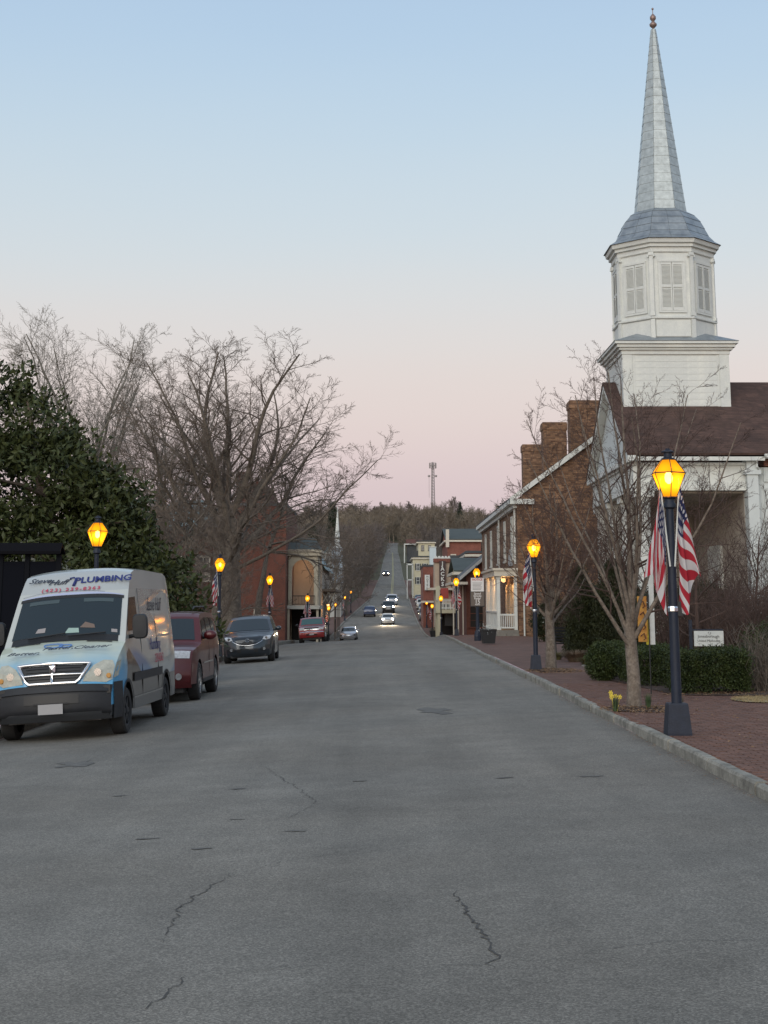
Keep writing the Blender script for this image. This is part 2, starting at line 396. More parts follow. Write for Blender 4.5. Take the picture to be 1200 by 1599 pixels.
# ------------------------------------------------------------------ ground profile
ZC = [(-100,0),(62,0),(75,-.06),(88,-.18),(102,-.38),(114,-.68),(126,-1.02),(140,-1.42),(155,-1.66),(170,-1.68),(186,-1.42),(205,-.95),(225,-.2),(243,.5),(300,3.0),
      (370,6.7),(430,9.7),(520,15.0),(620,20.4),(720,25.2),(800,29.4),(860,31.2),(930,36),(1000,40.5),(1100,52),(1200,62),(1300,64),(1500,60),(2500,40)]
def zc(y):
    return sum(interp(ZC, y+k)*wt for k, wt in ((-5, .25), (0, .5), (5, .25)))
RT = [(-100,3.4),(66,3.4),(78,3.6),(100,4.05),(126,4.6),(160,4.85),(243,5.0),(330,5.4),(430,5.9),(800,8.5),(1000,10.5),(1100,14),(2500,60)]
LT = [(-100,-6.15),(130,-6.15),(205,-5.6),(243,-4.4),(300,-2.2),(430,-.5),(600,.7),(800,2.0),(1000,3.2),(1100,6),(2500,52)]
def RE(y): return sum(interp(RT, y+k) for k in (-6, 0, 6))/3
def LE(y): return sum(interp(LT, y+k) for k in (-6, 0, 6))/3
def cf(y): return .046*(1-ss(150, 230, y))
def road_z(x, y):
    r, l = RE(y), LE(y); t = (x-l)/(r-l)
    return zc(y) - cf(y)*(r-x)*.98 + .05*math.sin(PI*max(0, min(1, t)))
def side_z_right(y): return zc(y) + .12
def swz(x, y): return side_z_right(y)-.012+.01*max(0, min(5, (x-RE(y)-.14)/.812))
def side_z_left(y): return zc(y) - .24*(1-ss(150, 230, y)) + .1*ss(150, 230, y)
def bank(wd, y):
    k = ss(10, 45, y)*(1-ss(105, 140, y))
    return k*(ss(.5, 5, wd)*.9 + ss(4, 16, wd)*1.0)
def ground_z(x, y):
    if x < LE(y): return side_z_left(y) + bank(LE(y)-2.6-x, y)
    if x > RE(y): return swz(x, y)+.008
    return road_z(x, y)

ROWS = [-90,-60,-40,-25,-15,-8] + [i*1.0 for i in range(-4, 40)] + list(range(40, 260, 4)) + list(range(260, 1000, 20)) + [1000,1030,1060,1100,1150,1200,1300,1500,2000,2500]
g = MB()
g.grid([[(LE(y)+(RE(y)-LE(y))*i/12, y, road_z(LE(y)+(RE(y)-LE(y))*i/12, y)) for i in range(13)] for y in ROWS if y <= 1030])
road = g.build('road', M['asphalt'], smooth=170); tag(road, kind='structure', label='worn grey asphalt street running downhill and up the far hill')
# terrain, left and right sheets
def terr(side):
    ws = [0,1.5,3,5,8,12,18,28,45,70,110,180,300,600,1300,3000]
    P = []
    for y in ROWS:
        row = []
        for wd in ws:
            nzv = mnoise.noise(Vector((wd*.05*side, y*.03, 3)))*(.25*ss(2, 12, wd) + 2.2*ss(30, 200, wd))
            if side < 0: row.append((LE(y)-2.55-wd, y, side_z_left(y)-.03+bank(wd, y)+nzv))
            else: row.append((RE(y)+4.15+wd, y, side_z_right(y)-.03+nzv))
        P.append(row if side > 0 else row[::-1])
    return MB().grid(P)
tl = terr(-1).build('terrain', M['lawn'], smooth=170); tag(tl, 'lawn bank and leafy ground left of the street', kind='structure')
tr_ = terr(1).build('terrain', M['lawn'], smooth=170); tag(tr_, 'ground behind the brick sidewalk on the right', kind='structure')
# sidewalks
g = MB(); g.grid([[(RE(y)+.14+(4.2-.14)*i/5, y, side_z_right(y)-.012+.01*i) for i in range(6)] for y in ROWS if y < 420])
VR = [y for y in ROWS if y >= 400]
g2 = MB(); g2.grid([[(RE(y)-(0 if y <= 1030 else 12)+4.2*i/2+(0 if y <= 1030 else i*7), y, side_z_right(y)-.02) for i in range(3)] for y in VR])
tag(g2.build('ground', M['lawn'], smooth=170), 'grass verge right of the climbing road', kind='structure')
g2 = MB(); g2.grid([[(LE(y)-2.6+2.6*i/2, y, side_z_left(y)-.02) for i in range(3)] for y in VR])
tag(g2.build('ground', M['lawn'], smooth=170), 'grass verge left of the climbing road', kind='structure')
sw = g.build('sidewalk', M['paver_bed'], smooth=170); tag(sw, 'red brick sidewalk along the right kerb', kind='structure')
g = MB(); g.grid([[(LE(y)-2.6+(2.6-.14)*i/4, y, side_z_left(y)-.0+.005*(4-i)) for i in range(5)] for y in ROWS if y < 420])
sw2 = g.build('sidewalk', M['paver_bed'], smooth=170); tag(sw2, 'brick sidewalk behind the parked cars on the left', kind='structure')

# kerbs, one stone after another
rng = random.Random(4)
def kerb(side, y0, y1, parent, single_until):
    y = y0; far = MB()
    while y < y1:
        L = rng.uniform(1.9, 2.6) if y < single_until else 8
        e = y+L
        m = MB() if y < single_until else far
        fn = (lambda q: RE(q)) if side > 0 else (lambda q: LE(q))
        zf = side_z_right if side > 0 else side_z_left
        dz = rng.uniform(-.012, .012); dx = rng.uniform(-.012, .012); gap = .02
        nseg = 4 if y < single_until else 2
        rings = []
        for k in range(nseg+1):
            q = y+gap+(L-2*gap)*k/nseg if y < single_until else y+L*k/nseg
            xa = fn(q)+dx; xb = xa+.135*side; zt = zf(q)+dz+.004*math.sin(q*7); zb = road_z(fn(q), q)-.12
            if side < 0: xa, xb = xb, xa
            j = .006*math.sin(q*13+dx*99)
            rings.append([(xa+j, q, zb), (xa+j, q, zt-.025), (xa+.02+j, q, zt), (xb-.02, q, zt), (xb, q, zt-.025), (xb, q, zb)])
        m.ring_loft([r[::-1] for r in rings])
        if y < single_until: m.build('stone', M['kerb'], parent)
        y = e
    if far.v:
        o = far.build('far_stones', M['kerb'], parent); o['kind'] = 'stuff'
kr = bpy.data.objects.new('kerb', None); C.objects.link(kr); tag(kr, 'pale concrete kerb between asphalt and brick sidewalk on the right', kind='structure')
kerb(1, -30, 110, kr, 78)
kl = bpy.data.objects.new('kerb', None); C.objects.link(kl); tag(kl, 'kerb behind the parked vehicles on the left', kind='structure')
kerb(-1, -30, 110, kl, 108)
kf = bpy.data.objects.new('kerb', None); C.objects.link(kf); tag(kf, 'thin kerb line climbing the far hill', kind='structure')
far = MB()
for side in (1, -1):
    fn = RE if side > 0 else LE; zf = side_z_right if side > 0 else side_z_left
    ys = [112+i*12 for i in range(60)]
    rings = [[(fn(q)+(0 if side > 0 else -.15), q, zf(q)-.3), (fn(q)+(0 if side > 0 else -.15), q, zf(q)+.01), (fn(q)+(.15 if side > 0 else 0), q, zf(q)+.01), (fn(q)+(.15 if side > 0 else 0), q, zf(q)-.3)] for q in ys]
    far.ring_loft(rings)
o = far.build('stone', M['kerb'], kf)

# sidewalk bricks: nearest in view one by one, the rest joined
bricks = []
row = 0; y = 9.5
while y < 31:
    x = RE(y)+.165 + (.105 if row % 2 else 0)
    while x < min(7.4, .262*y+1.6):
        bricks.append((x, y)); x += .212
    y += .108; row += 1
bricks.sort(key=lambda b: b[1]*1.0 + abs(b[0]-3.9)*.2)
bmeshes = []
for k in range(5):
    b = MB(); b.box(-.1, .1, -.049, .049, -.03, .004 + .0015*k, b=.006); bmeshes.append(b.mesh('brick', M['paver']))
def brick_at(b): return (b[0]+rng.uniform(-.002, .002), b[1], side_z_right(b[1])-.012+.01*(b[0]-RE(b[1])-.14)/.81+.004)
for i, b in enumerate(bricks[:300]):
    inst('brick', bmeshes[rng.randrange(5)], sw, brick_at(b), (0, 0, rng.uniform(-.012, .012)))
rest = MB()
for b in bricks[300:]:
    x, yy, z = brick_at(b); rest.box(x-.1, x+.1, yy-.049, yy+.049, z-.01, z+.004+rng.uniform(0, .005))
o = rest.build('bricks', M['paver'], sw); o['kind'] = 'stuff'

# cracks and patches in the asphalt
def crack(pts, wid, seed, m=M['crack'], h=.004):
    rr = random.Random(seed); P = []
    dense = []
    for (a, b), (c, d) in zip(pts, pts[1:]):
        n = max(3, int(math.hypot(c-a, d-b)/.05))
        for i in range(n): dense.append((a+(c-a)*i/n + rr.gauss(0, .016), b+(d-b)*i/n + rr.gauss(0, .016)))
    L = len(dense)
    for i, (x, y_) in enumerate(dense):
        a = dense[min(i+1, L-1)]; b = dense[max(i-1, 0)]; dx, dy = a[0]-b[0], a[1]-b[1]; l = math.hypot(dx, dy) or 1
        ww = wid*(.35+rr.random())*math.sin(PI*(i+.6)/(L+.4))**.5 if i not in (0, L-1) else .001
        nx, ny = -dy/l*ww, dx/l*ww
        P.append([(x+nx, y_+ny, road_z(x+nx, y_+ny)+h), (x-nx, y_-ny, road_z(x-nx, y_-ny)+h)])
    return MB().grid(P).build('crack', m, road)
crack([(.46,9.9),(.50,9.2),(.54,8.75),(.60,8.2),(.55,7.8)], .008, 1)
crack([(-1.05,10.9),(-1.18,10.2),(-1.25,9.8),(-1.26,9.3),(-1.22,8.7)], .0055, 3)
crack([(-1.0,7.95),(-1.05,7.6),(-1.12,7.3)], .005, 4)
crack([(-1.0,10.9),(-.7,11.3),(-.2,11.6),(.15,12.1)], .0025, 5)
crack([(-.75,8.0),(-.2,8.05)], .002, 6)
crack([(.3,7.95),(.55,7.9)], .0025, 16)
crack([(1.0,8.1),(1.5,8.3),(2.1,8.25)], .0025, 7)
crack([(-4.2,17.5),(-3.0,16.4),(-2.2,15.8)], .003, 8)
crack([(-1.5,18.5),(-.6,14.5),(-.9,13.2)], .004, 9)
def patch(x, y_, rx, ry, seed, m=M['patch'], nm='patch'):
    rr = random.Random(seed); n = 14
    pts = []
    for k in range(n):
        a = 2*PI*k/n; q = rr.uniform(.35, 1.3); px, py = x+rx*q*math.cos(a), y_+ry*q*math.sin(a)
        pts.append((px, py, road_z(px, py)+.005))
    return MB().poly(pts).build(nm, m, road)
for i, (x, y_, rx, ry) in enumerate([(-1.42,12.05,.09,.05),(-.72,12.75,.10,.035),(-1.95,12.7,.10,.04),(-1.5,15.9,.12,.06),(-.2,16.1,.1,.05),(1.27,15.9,.1,.05),(2.15,15.8,.13,.07),(-1.3,13.6,.12,.03),(-2.7,15.8,.1,.05),(-3.9,19.5,.3,.5),(.9,26,.35,.8)]):
    patch(x, y_, rx, ry, i)
o = patch(-.69, 12.72, .085, .02, 50, M['kerb'], 'worn_mark')
# yellow centre line up the far hill
M['yellow_line'] = mat('faded yellow line', (.36, .33, .17), .8, var=.2)
for dx in (-.16, .16):
    P = []
    for y_ in range(255, 860, 15):
        xm = (LE(y_)+RE(y_))/2 + .4 + dx
        P.append([(xm-.09, y_, road_z(xm-.09, y_)+.03), (xm+.09, y_, road_z(xm+.09, y_)+.03)])
    MB().grid(P).build('centre_line', M['yellow_line'], road)

# ------------------------------------------------------------------ trees
def bare_tree(seed, H, r0, levels, clear=.2, limbs=9, spread=(20, 60), wob=.16, trop=.05, ratio=.62, kids=(7, 6, 5, 4), droop=0, minr=.006, lean=(0, 0), trunk_frac=.75, limb_len=.62, side_bias=None, nseg=(9, 6, 5, 3, 2, 2)):
    rr = random.Random(seed); thick = MB(); thin = MB()
    def grow(p, d, L, r, lvl):
        n = nseg[min(lvl, 5)]; pts = [p.copy()]; rad = [r]; dirs = [d.copy()]; q = p.copy(); dd = d.copy()
        end = r*.28 if lvl == 0 else max(minr*.6, r*.3)
        for i in range(n):
            dd = dd + Vector((rr.gauss(0, wob), rr.gauss(0, wob), rr.gauss(0, wob*.8)))*(.5 if lvl == 0 else 1)
            dd.z += trop*(1 if lvl > 0 else 0) - (droop if lvl >= 2 else 0)
            dd.normalize(); q = q + dd*(L/n); pts.append(q.copy()); dirs.append(dd.copy())
            t = (i+1)/n; rad.append(max(minr*.5, r+(end-r)*t**.9))
        sides = (9, 6, 4, 3, 3, 3)[min(lvl, 5)]
        if lvl == 0: rad[0] *= 1.35
        (thick if lvl <= 1 else thin).tube(pts, rad, sides)
        if lvl >= levels: return
        k = limbs if lvl == 0 else kids[min(lvl-1, len(kids)-1)]
        for j in range(k):
            t0 = clear if lvl == 0 else .18
            t = t0 + (1-t0)*((j+rr.random())/k)**(.8 if lvl == 0 else 1)
            fi = t*n; i0 = min(int(fi), n-1); f = fi-i0
            bp = pts[i0].lerp(pts[i0+1], f); bd = dirs[i0+1]; br = rad[i0]+(rad[i0+1]-rad[i0])*f
            a = R(rr.uniform(*spread)) if lvl == 0 else R(rr.uniform(22, 62))
            if lvl == 0: a = R(spread[1]+(spread[0]-spread[1])*((t-t0)/(1-t0))) * rr.uniform(.85, 1.15)
            az = j*2.4+rr.uniform(-.5, .5) if lvl == 0 else rr.uniform(0, 2*PI)
            u = bd.orthogonal().normalized(); v = bd.cross(u)
            cd = (bd*math.cos(a) + (u*math.cos(az)+v*math.sin(az))*math.sin(a)).normalized()
            if side_bias and lvl == 0: cd = (cd + Vector(side_bias)*rr.random()).normalized()
            if lvl == 0: cl = H*limb_len*(1-.45*(t-t0)/(1-t0))*rr.uniform(.75, 1.1)
            else: cl = L*ratio*(1-.45*t)*rr.uniform(.7, 1.2)
            cr_ = max(minr, min(br*.8, r*(.42 if lvl == 0 else .5)*(1-.4*t)))
            grow(bp, cd, cl, cr_, lvl+1)
    grow(Vector((0, 0, -.15)), Vector((lean[0], lean[1], 1)).normalized(), H*trunk_frac, r0, 0)
    return thick, thin
def vase_tree(seed, H, r0, fork, stems, angs, kids=(10, 7, 6), minr=.01, ratio=.42, wob=.09, trop=.05, low=None, asp=1.0, pw=1.2, sr=(.34, .52)):
    rr = random.Random(seed); thick = MB(); thin = MB()
    def grow(p, d, L, r, lvl, n, tp):
        pts = [p.copy()]; rad = [r]; dirs = [d.copy()]; q = p.copy(); dd = d.copy(); end = max(minr*.5, r*.16)
        for i in range(n):
            kw = wob*(1 if lvl < 2 else 1.9); dd = dd+Vector((rr.gauss(0, kw), rr.gauss(0, kw), rr.gauss(0, kw*.6))); dd.z += tp; dd.normalize()
            q = q+dd*(L/n); pts.append(q.copy()); dirs.append(dd.copy()); rad.append(max(minr*.45, r+(end-r)*((i+1)/n)**.8))
        (thick if lvl <= 1 else thin).tube(pts, rad, (9, 7, 4, 3, 3)[min(lvl, 4)])
        if lvl > len(kids): return
        k = kids[lvl-1]
        for j in range(k):
            t = .16+.84*((j+rr.random())/k)**.9; fi = t*n; i0 = min(int(fi), n-1); bp = pts[i0].lerp(pts[i0+1], fi-i0); bd = dirs[i0+1]
            br = rad[i0]+(rad[i0+1]-rad[i0])*(fi-i0); a = R(rr.uniform(25, 58)); az = rr.uniform(0, 2*PI); u = bd.orthogonal().normalized(); v = bd.cross(u)
            cd = (bd*math.cos(a)+(u*math.cos(az)+v*math.sin(az))*math.sin(a)).normalized(); cl_ = L*ratio*(1.08-.6*t)*rr.uniform(.65, 1.25)
            grow(bp, cd, cl_, max(minr, br*.5), lvl+1, (0, 9, 6, 4, 2)[min(lvl+1, 4)] if lvl < 3 else 2, trop*.6)
    base = [Vector((0, 0, -.2)), Vector((.02, .01, fork*.4)), Vector((-.02, .02, fork)), Vector((0, 0, fork*1.35))]
    thick.tube(base, [r0*1.3, r0, r0*.92, r0*.6], 10)
    for j in range(stems):
        a = R(angs[0]+(angs[1]-angs[0])*((j+.5)/stems)**pw*rr.uniform(.9, 1.1)); az = j*2.399+rr.uniform(-.3, .3)
        d = Vector((math.sin(a)*math.cos(az), math.sin(a)*math.sin(az), math.cos(a)))
        z = fork*(1.28-.55*(j/stems)); L = (H-z)*(1-(1.02-asp)*math.sin(a)**1.3)*rr.uniform(.88, 1.04)
        grow(Vector((0, 0, z))-d*.1, d, L, r0*rr.uniform(*sr)*(1-.25*j/stems), 1, 9, trop)
    return thick, thin
def vase_meshes(name, m1, m2, **k):
    a, b = vase_tree(**k); return a.mesh(name+'_trunk', m1, 60), b.mesh(name+'_crown', m2)
def tree_meshes(name, m_thick, m_thin, **k):
    a, b = bare_tree(**k); return a.mesh(name+'_trunk', m_thick, 60), b.mesh(name+'_crown', m_thin)
def plant_tree(nm, meshes, label, x, y, z=None, rz=0, s=1, group=None, cat='tree'):
    t = thing(nm, label, cat, (x, y, ground_z(x, y) if z is None else z), rz, group, s)
    inst('trunk', meshes[0], t); inst('crown', meshes[1], t)
    return t

big = vase_meshes('big', M['bark'], M['bark_dark'], seed=19, H=16.2, r0=.60, fork=4.8, stems=19, angs=(3, 76), kids=(15, 11, 8), minr=.0072, ratio=.42, wob=.11, trop=.05, asp=.70, pw=.95, sr=(.24, .42))
plant_tree('bare_tree', big, 'tallest bare tree on the left, forked thick trunk and very wide crown', -8.0, 77, rz=.6).scale = (1.26, 1.26, 1.0)
pale = vase_meshes('pale', M['bark_pale'], M['bark_pale'], seed=5, H=16.6, r0=.36, fork=3.5, stems=20, angs=(4, 66), kids=(13, 10, 8), minr=.008, ratio=.42, wob=.10, trop=.06, asp=.72)
plant_tree('bare_tree', pale, 'pale bare tree rising behind the dark magnolia at the left edge', -17.0, 84, z=1.2, rz=1.1, s=1.0)
plant_tree('bare_tree', pale, 'pale bare tree between the magnolia and the tallest bare tree', -13.2, 92, z=1.0, rz=3.4, s=.85)
mid = tree_meshes('mid', M['bark'], M['bark_dark'], seed=23, H=9, r0=.2, levels=4, clear=.12, limbs=14, spread=(15, 65), wob=.14, trop=.03, kids=(8, 6, 5), minr=.010, limb_len=.52, trunk_frac=.8, ratio=.56)
scrub = tree_meshes('scrub', M['bark_dark'], M['bark_dark'], seed=29, H=6, r0=.09, levels=4, clear=.04, limbs=16, spread=(10, 60), wob=.14, trop=.05, kids=(8, 6, 4), minr=.008, limb_len=.7, trunk_frac=.8, ratio=.55)
G1 = 'small bare trees on the left bank'
for (x, y_, s, rz, nm, lb) in [(-8.6,62,.75,0,mid,'small bare tree just behind the second left lamp post'), (-10.3,66,.9,2,scrub,'grey twiggy thicket tree right of the magnolia'),
        (-7.9,70,1.0,4,scrub,'brown twiggy tree in front of the dark brick house wall'), (-12.3,74,.72,1,mid,'small bare tree before the pale blue roof'),
        (-9.1,90,.95,3,mid,'small bare tree hiding the chimneys of the dark brick house'), (-9.6,58,.8,5,scrub,'low twiggy tree above the dark red suv')]:
    plant_tree('bare_tree', nm, lb, x, y_, rz=rz, s=s*.95, group=G1)
droopy = tree_meshes('droopy', M['bark'], M['bark'], seed=31, H=11.5, r0=.26, levels=4, clear=.58, limbs=13, spread=(35, 84), wob=.14, trop=-.01, kids=(9, 6, 5), minr=.012, limb_len=.62, trunk_frac=.8, droop=.02, ratio=.56)
plant_tree('bare_tree', droopy, 'bare tree with low drooping limbs over the arched porch', -8.4, 100, rz=.2, s=1.05)
# street trees on the right sidewalk
st = vase_meshes('street', M['bark_street'], M['bark_red'], seed=41, H=5.7, r0=.105, fork=1.15, stems=13, angs=(2, 42), kids=(13, 9, 6), minr=.0028, ratio=.36, wob=.055, trop=.035, asp=.74)
st2 = vase_meshes('street', M['bark_street'], M['bark_red'], seed=47, H=4.5, r0=.115, fork=1.3, stems=14, angs=(4, 62), kids=(12, 9, 6), minr=.003, ratio=.42, wob=.07, trop=.035, asp=.72)
plant_tree('street_tree', st, 'slender bare street tree left of the nearest lamp, daffodils at its foot', 3.98, 24.0, rz=.4)
plant_tree('street_tree', st2, 'bare street tree beside the second lamp, leaves around its trunk', 4.3, 38.4, rz=1.3, s=1.08)
big_sap = tree_meshes('sap', M['bark_red'], M['bark_red'], seed=53, H=5.5, r0=.07, levels=4, clear=.1, limbs=13, spread=(20, 75), wob=.10, trop=.05, kids=(7, 6, 4), minr=.0045, limb_len=.62, trunk_frac=.8, ratio=.52)
plant_tree('bare_tree', big_sap, 'wide reddish bare tree behind the nearest lamp post before the church', 7.0, 33.5, rz=.9, s=.82)
plant_tree('bare_tree', big_sap, 'reddish bare sapling before the white church wall', 8.6, 35, rz=2.9, s=.72)

twigs_near_house = tree_meshes('thicket', M['bark_red'], M['bark_red'], seed=83, H=3.6, r0=.06, levels=4, clear=.02, limbs=16, spread=(12, 66), wob=.12, trop=.05, kids=(8, 6, 4), minr=.005, limb_len=.75, trunk_frac=.8, ratio=.52)
for (x, y_, rz, s_, lb) in ((7.3, 52, .3, 1.0, 'dark twiggy shrub before the brick gable wall beside the bench'), (8.6, 56, 2.1, 1.15, 'dark leafless shrub between the brick gable and the church corner')):
    plant_tree('bare_shrub', twigs_near_house, lb, x, y_, rz=rz, s=s_, cat='shrub')
# leaf masses ---------------------------------------------------------------------------
def leaf_arrays(cent, nper, size, rs, up=.3, spread=.12, aspect=.42):
    """cent (N,3): clusters of nper folded leaves each"""
    N = len(cent)*nper
    c = np.repeat(cent, nper, axis=0) + rs.normal(0, spread, (N, 3))
    d = rs.normal(0, 1, (N, 3)); d[:, 2] += up; d /= np.linalg.norm(d, axis=1, keepdims=True)
    a = rs.normal(0, 1, (N, 3)); s_ = np.cross(d, a); s_ /= np.linalg.norm(s_, axis=1, keepdims=True)
    nrm = np.cross(d, s_)
    L = size*rs.uniform(.7, 1.25, (N, 1)); W = L*aspect*.5
    base = c; tip = c+d*L; mid = c+d*L*.5
    l = mid+s_*W+nrm*W*.35; r = mid-s_*W+nrm*W*.35
    V = np.stack([base, l, tip, r], axis=1).reshape(-1, 3)
    i = np.arange(N)[:, None]*4
    F = np.concatenate([i+np.array([[0, 1, 2]]), i+np.array([[0, 2, 3]])], axis=0)
    return V, F
def ellipsoid_pts(rs, n, c, rad, shell=.45):
    d = rs.normal(0, 1, (n, 3)); d /= np.linalg.norm(d, axis=1, keepdims=True)
    r = rs.uniform(shell, 1, (n, 1))**(1/2)
    return np.array(c)+d*r*np.array(rad)
def box_pts(rs, n, lo, hi, wob=.05, rim=.8):
    lo, hi = np.array(lo), np.array(hi)
    p = rs.uniform(0, 1, (n, 3)); k = rs.randint(0, 5, n); on = rs.uniform(0, 1, n) < rim
    for i in range(n):
        if on[i]:
            if k[i] == 0: p[i, 2] = 1
            elif k[i] == 1: p[i, 0] = 0
            elif k[i] == 2: p[i, 0] = 1
            elif k[i] == 3: p[i, 1] = 0
            else: p[i, 1] = 1
    q = lo+(hi-lo)*p
    q += np.sin(q[:, [1, 2, 0]]*5)*wob
    return q+rs.normal(0, .02, q.shape)

rs = np.random.RandomState(3)
mag = thing('magnolia_tree', 'large dark evergreen magnolia with glossy leaves behind the van and nearest left lamp', 'tree', (-9.1, 41, ground_z(-9.4, 41)), scale=1.09)
lobes = [((0,0,2.6),(3.1,2.6,2.0)), ((-.6,0,4.6),(2.5,2.3,1.7)), ((-.9,.2,6.1),(1.55,1.5,1.1)), ((-1.3,0,7.2),(.62,.7,.75)), ((2.2,-.3,1.9),(1.75,1.7,1.5)), ((1.2,-.2,4.1),(1.35,1.4,1.0)),
         ((-3.4,0,3.2),(2.2,2.2,2.6)), ((3.0,-.5,1.0),(1.35,1.3,1.0)), ((.4,0,5.5),(.75,.8,.55)), ((-2.6,.3,5.6),(1.3,1.3,1.0)), ((1.9,0,3.5),(.9,.9,.7)), ((-.1,-.8,1.0),(3.0,2.2,1.1))]
cs = []
for (c, r_) in lobes:
    vol = r_[0]*r_[1]*r_[2]
    cs.append(ellipsoid_pts(rs, int(70+vol*68), c, r_, .35))
cs = np.concatenate(cs); cs = cs[cs[:, 2] > -.1]
keep = np.array([mnoise.noise(Vector((p[0]*.8, p[1]*.8, p[2]*1.0)))+.5*mnoise.noise(Vector((p[0]*2.1, p[1]*2.1, p[2]*2.3))) > -.10 for p in cs]); cs = cs[keep]
V, F = leaf_arrays(cs, 15, .20, rs, up=.4, spread=.15)
np_obj('crown', V, F, M['magnolia'], mag)
g = MB(); g.tube([(0,0,-.2),(.1,0,2),(-.3,0,4.5),(-.8,.1,7)], [.24,.2,.13,.04], 8)
for k in range(10):
    a = k*2.4; z = .9+k*.5; g.tube([(0,0,z),(1.2*math.cos(a),1.2*math.sin(a),z+.3),(2.4*math.cos(a),2.2*math.sin(a),z+.4)], [.08,.05,.02], 5)
g.build('trunk', M['bark_dark'], mag)

def leafy(nm, label, cat, cent, loc, m, nper, size, spread=.06, group=None, part='foliage', stem=True, up=.3, aspect=.5):
    t = thing(nm, label, cat, loc, 0, group)
    V, F = leaf_arrays(cent, nper, size, rs, up=up, spread=spread, aspect=aspect); np_obj(part, V, F, m, t)
    if stem:
        c = cent.mean(axis=0); hi = cent[:, 2].max()
        g = MB(); 
        for k in range(5):
            a = k*1.3; g.tube([(c[0]+.05*math.cos(a), c[1]+.05*math.sin(a), -.12), (c[0]+.14*math.cos(a), c[1]+.14*math.sin(a), hi*.7)], [.02, .006], 5)
        g.build('stem', M['bark_dark'], t)
    return t
GH = 'clipped box hedges beside the brick sidewalk'
def hedge(label, x0, x1, y0, y1, h, n):
    z = side_z_right(y0)
    c = box_pts(rs, n, (-(x1-x0)/2, -(y1-y0)/2, .1), ((x1-x0)/2, (y1-y0)/2, h), .035)
    return leafy('box_hedge', label, 'hedge', c, ((x0+x1)/2, (y0+y1)/2, z), M['boxwood'], 8, .042, .035, GH, aspect=.6)
hedge('wide clipped box hedge right of the nearest lamp post', 5.32, 6.55, 27.0, 28.3, .72, 3600)
hedge('clipped box hedge just left of the nearest lamp post', 5.02, 5.9, 29.6, 31.6, .70, 2600)
hedge('narrow clipped box hedge behind the nearest street tree', 4.95, 5.55, 33.2, 35.2, .68, 1800)
c = ellipsoid_pts(rs, 1300, (0, 0, .38), (.36, .36, .42), .5)
leafy('round_bush', 'round dark green bush left of the nearest street tree trunk', 'bush', c, (4.72, 32.3, side_z_right(32)), M['boxwood'], 8, .045, .03, aspect=.6)
def cone_pts(n, r, h, power=.7):
    z = rs.uniform(0, 1, n)**1.2; a = rs.uniform(0, 2*PI, n); q = rs.uniform(.55, 1, n)
    rr = r*(1-z)**power*q*(1+.12*np.sin(a*5+z*9))
    return np.stack([rr*np.cos(a), rr*np.sin(a), .1+z*h], axis=1)
GA = 'dark evergreen columns before the brick house'
for x, y_, r_, h, lb in [(5.95, 45, .50, 2.55, 'narrow dark evergreen column left of the wider one'), (6.95, 44.5, .85, 2.75, 'wide dark evergreen column behind the nearest street tree')]:
    leafy('evergreen_column', lb, 'evergreen', cone_pts(3600, r_, h, .38), (x, y_, side_z_right(y_)), M['cedar'], 9, .07, .05, GA, aspect=.4, up=1.2)
c = box_pts(rs, 3000, (-2.2, -.7, .1), (2.2, .7, 2.0), .15)
leafy('evergreen_hedge', 'tall dark evergreen hedge between the church and the clipped box hedges', 'hedge', c, (8.6, 47, side_z_right(47)), M['cedar'], 9, .09, .08, aspect=.5)
c = ellipsoid_pts(rs, 1500, (0, 0, .9), (1.2, .9, 1.0), .5)
leafy('evergreen_bush', 'dark evergreen bush against the brick gable wall', 'bush', c, (7.75, 66, side_z_right(66)), M['cedar'], 9, .09, .08)
c = ellipsoid_pts(rs, 900, (0, 0, .6), (.75, .7, .75), .4)
leafy('low_bush', 'dark low bush at the right edge behind the dry grass', 'bush', c, (7.45, 28.6, side_z_right(28)), M['boxwood'], 7, .05, .05)
# bare thicket hedge (brown) right
def twig_mass(nm, label, cat, loc, n, half, h, m, seed, lean=.25, r_=.006, part='stems'):
    rr = random.Random(seed); g = MB()
    for k in range(n):
        x, y_ = rr.uniform(-half[0], half[0]), rr.uniform(-half[1], half[1]); p = Vector((x, y_, -.05)); d = Vector((rr.gauss(0, lean), rr.gauss(0, lean), 1)).normalized()
        pts = [p.copy()]; L = h*rr.uniform(.7, 1.1)
        for i in range(4):
            d = (d+Vector((rr.gauss(0, .13), rr.gauss(0, .13), .02))).normalized(); p = p+d*L/4; pts.append(p.copy())
        g.tube(pts, [r_*1.5, r_*1.2, r_, r_*.7, r_*.4], 3)
        for j in range(7):
            i = rr.randint(1, 4); b = pts[i]; e = Vector((rr.gauss(0, .6), rr.gauss(0, .6), rr.uniform(.2, 1))).normalized()*h*rr.uniform(.12, .3)
            g.tube([b, b+e*.5+Vector((0, 0, .02)), b+e], [r_*.6, r_*.5, r_*.3], 3)
    t = thing(nm, label, cat, loc); g.build(part, m, t); return t
twig_mass('bare_hedge', 'brown leafless hedge behind the small white sign', 'hedge', (8.2, 35.2, side_z_right(35)), 620, (1.75, .55), 1.75, M['bark_red'], 3, .16, .007)
twig_mass('bare_hedge', 'taller leafless stems rising behind the brown hedge at the church', 'hedge', (9.9, 40.0, side_z_right(40)), 330, (1.9, .6), 2.9, M['bark_red'], 4, .16, .007)
twig_mass('bare_shrub', 'dense brown leafless shrub at the right edge behind the small leafless one', 'shrub', (7.75, 30.5, side_z_right(30)), 380, (.75, .4), 1.7, M['bark_red'], 15, .2, .006)
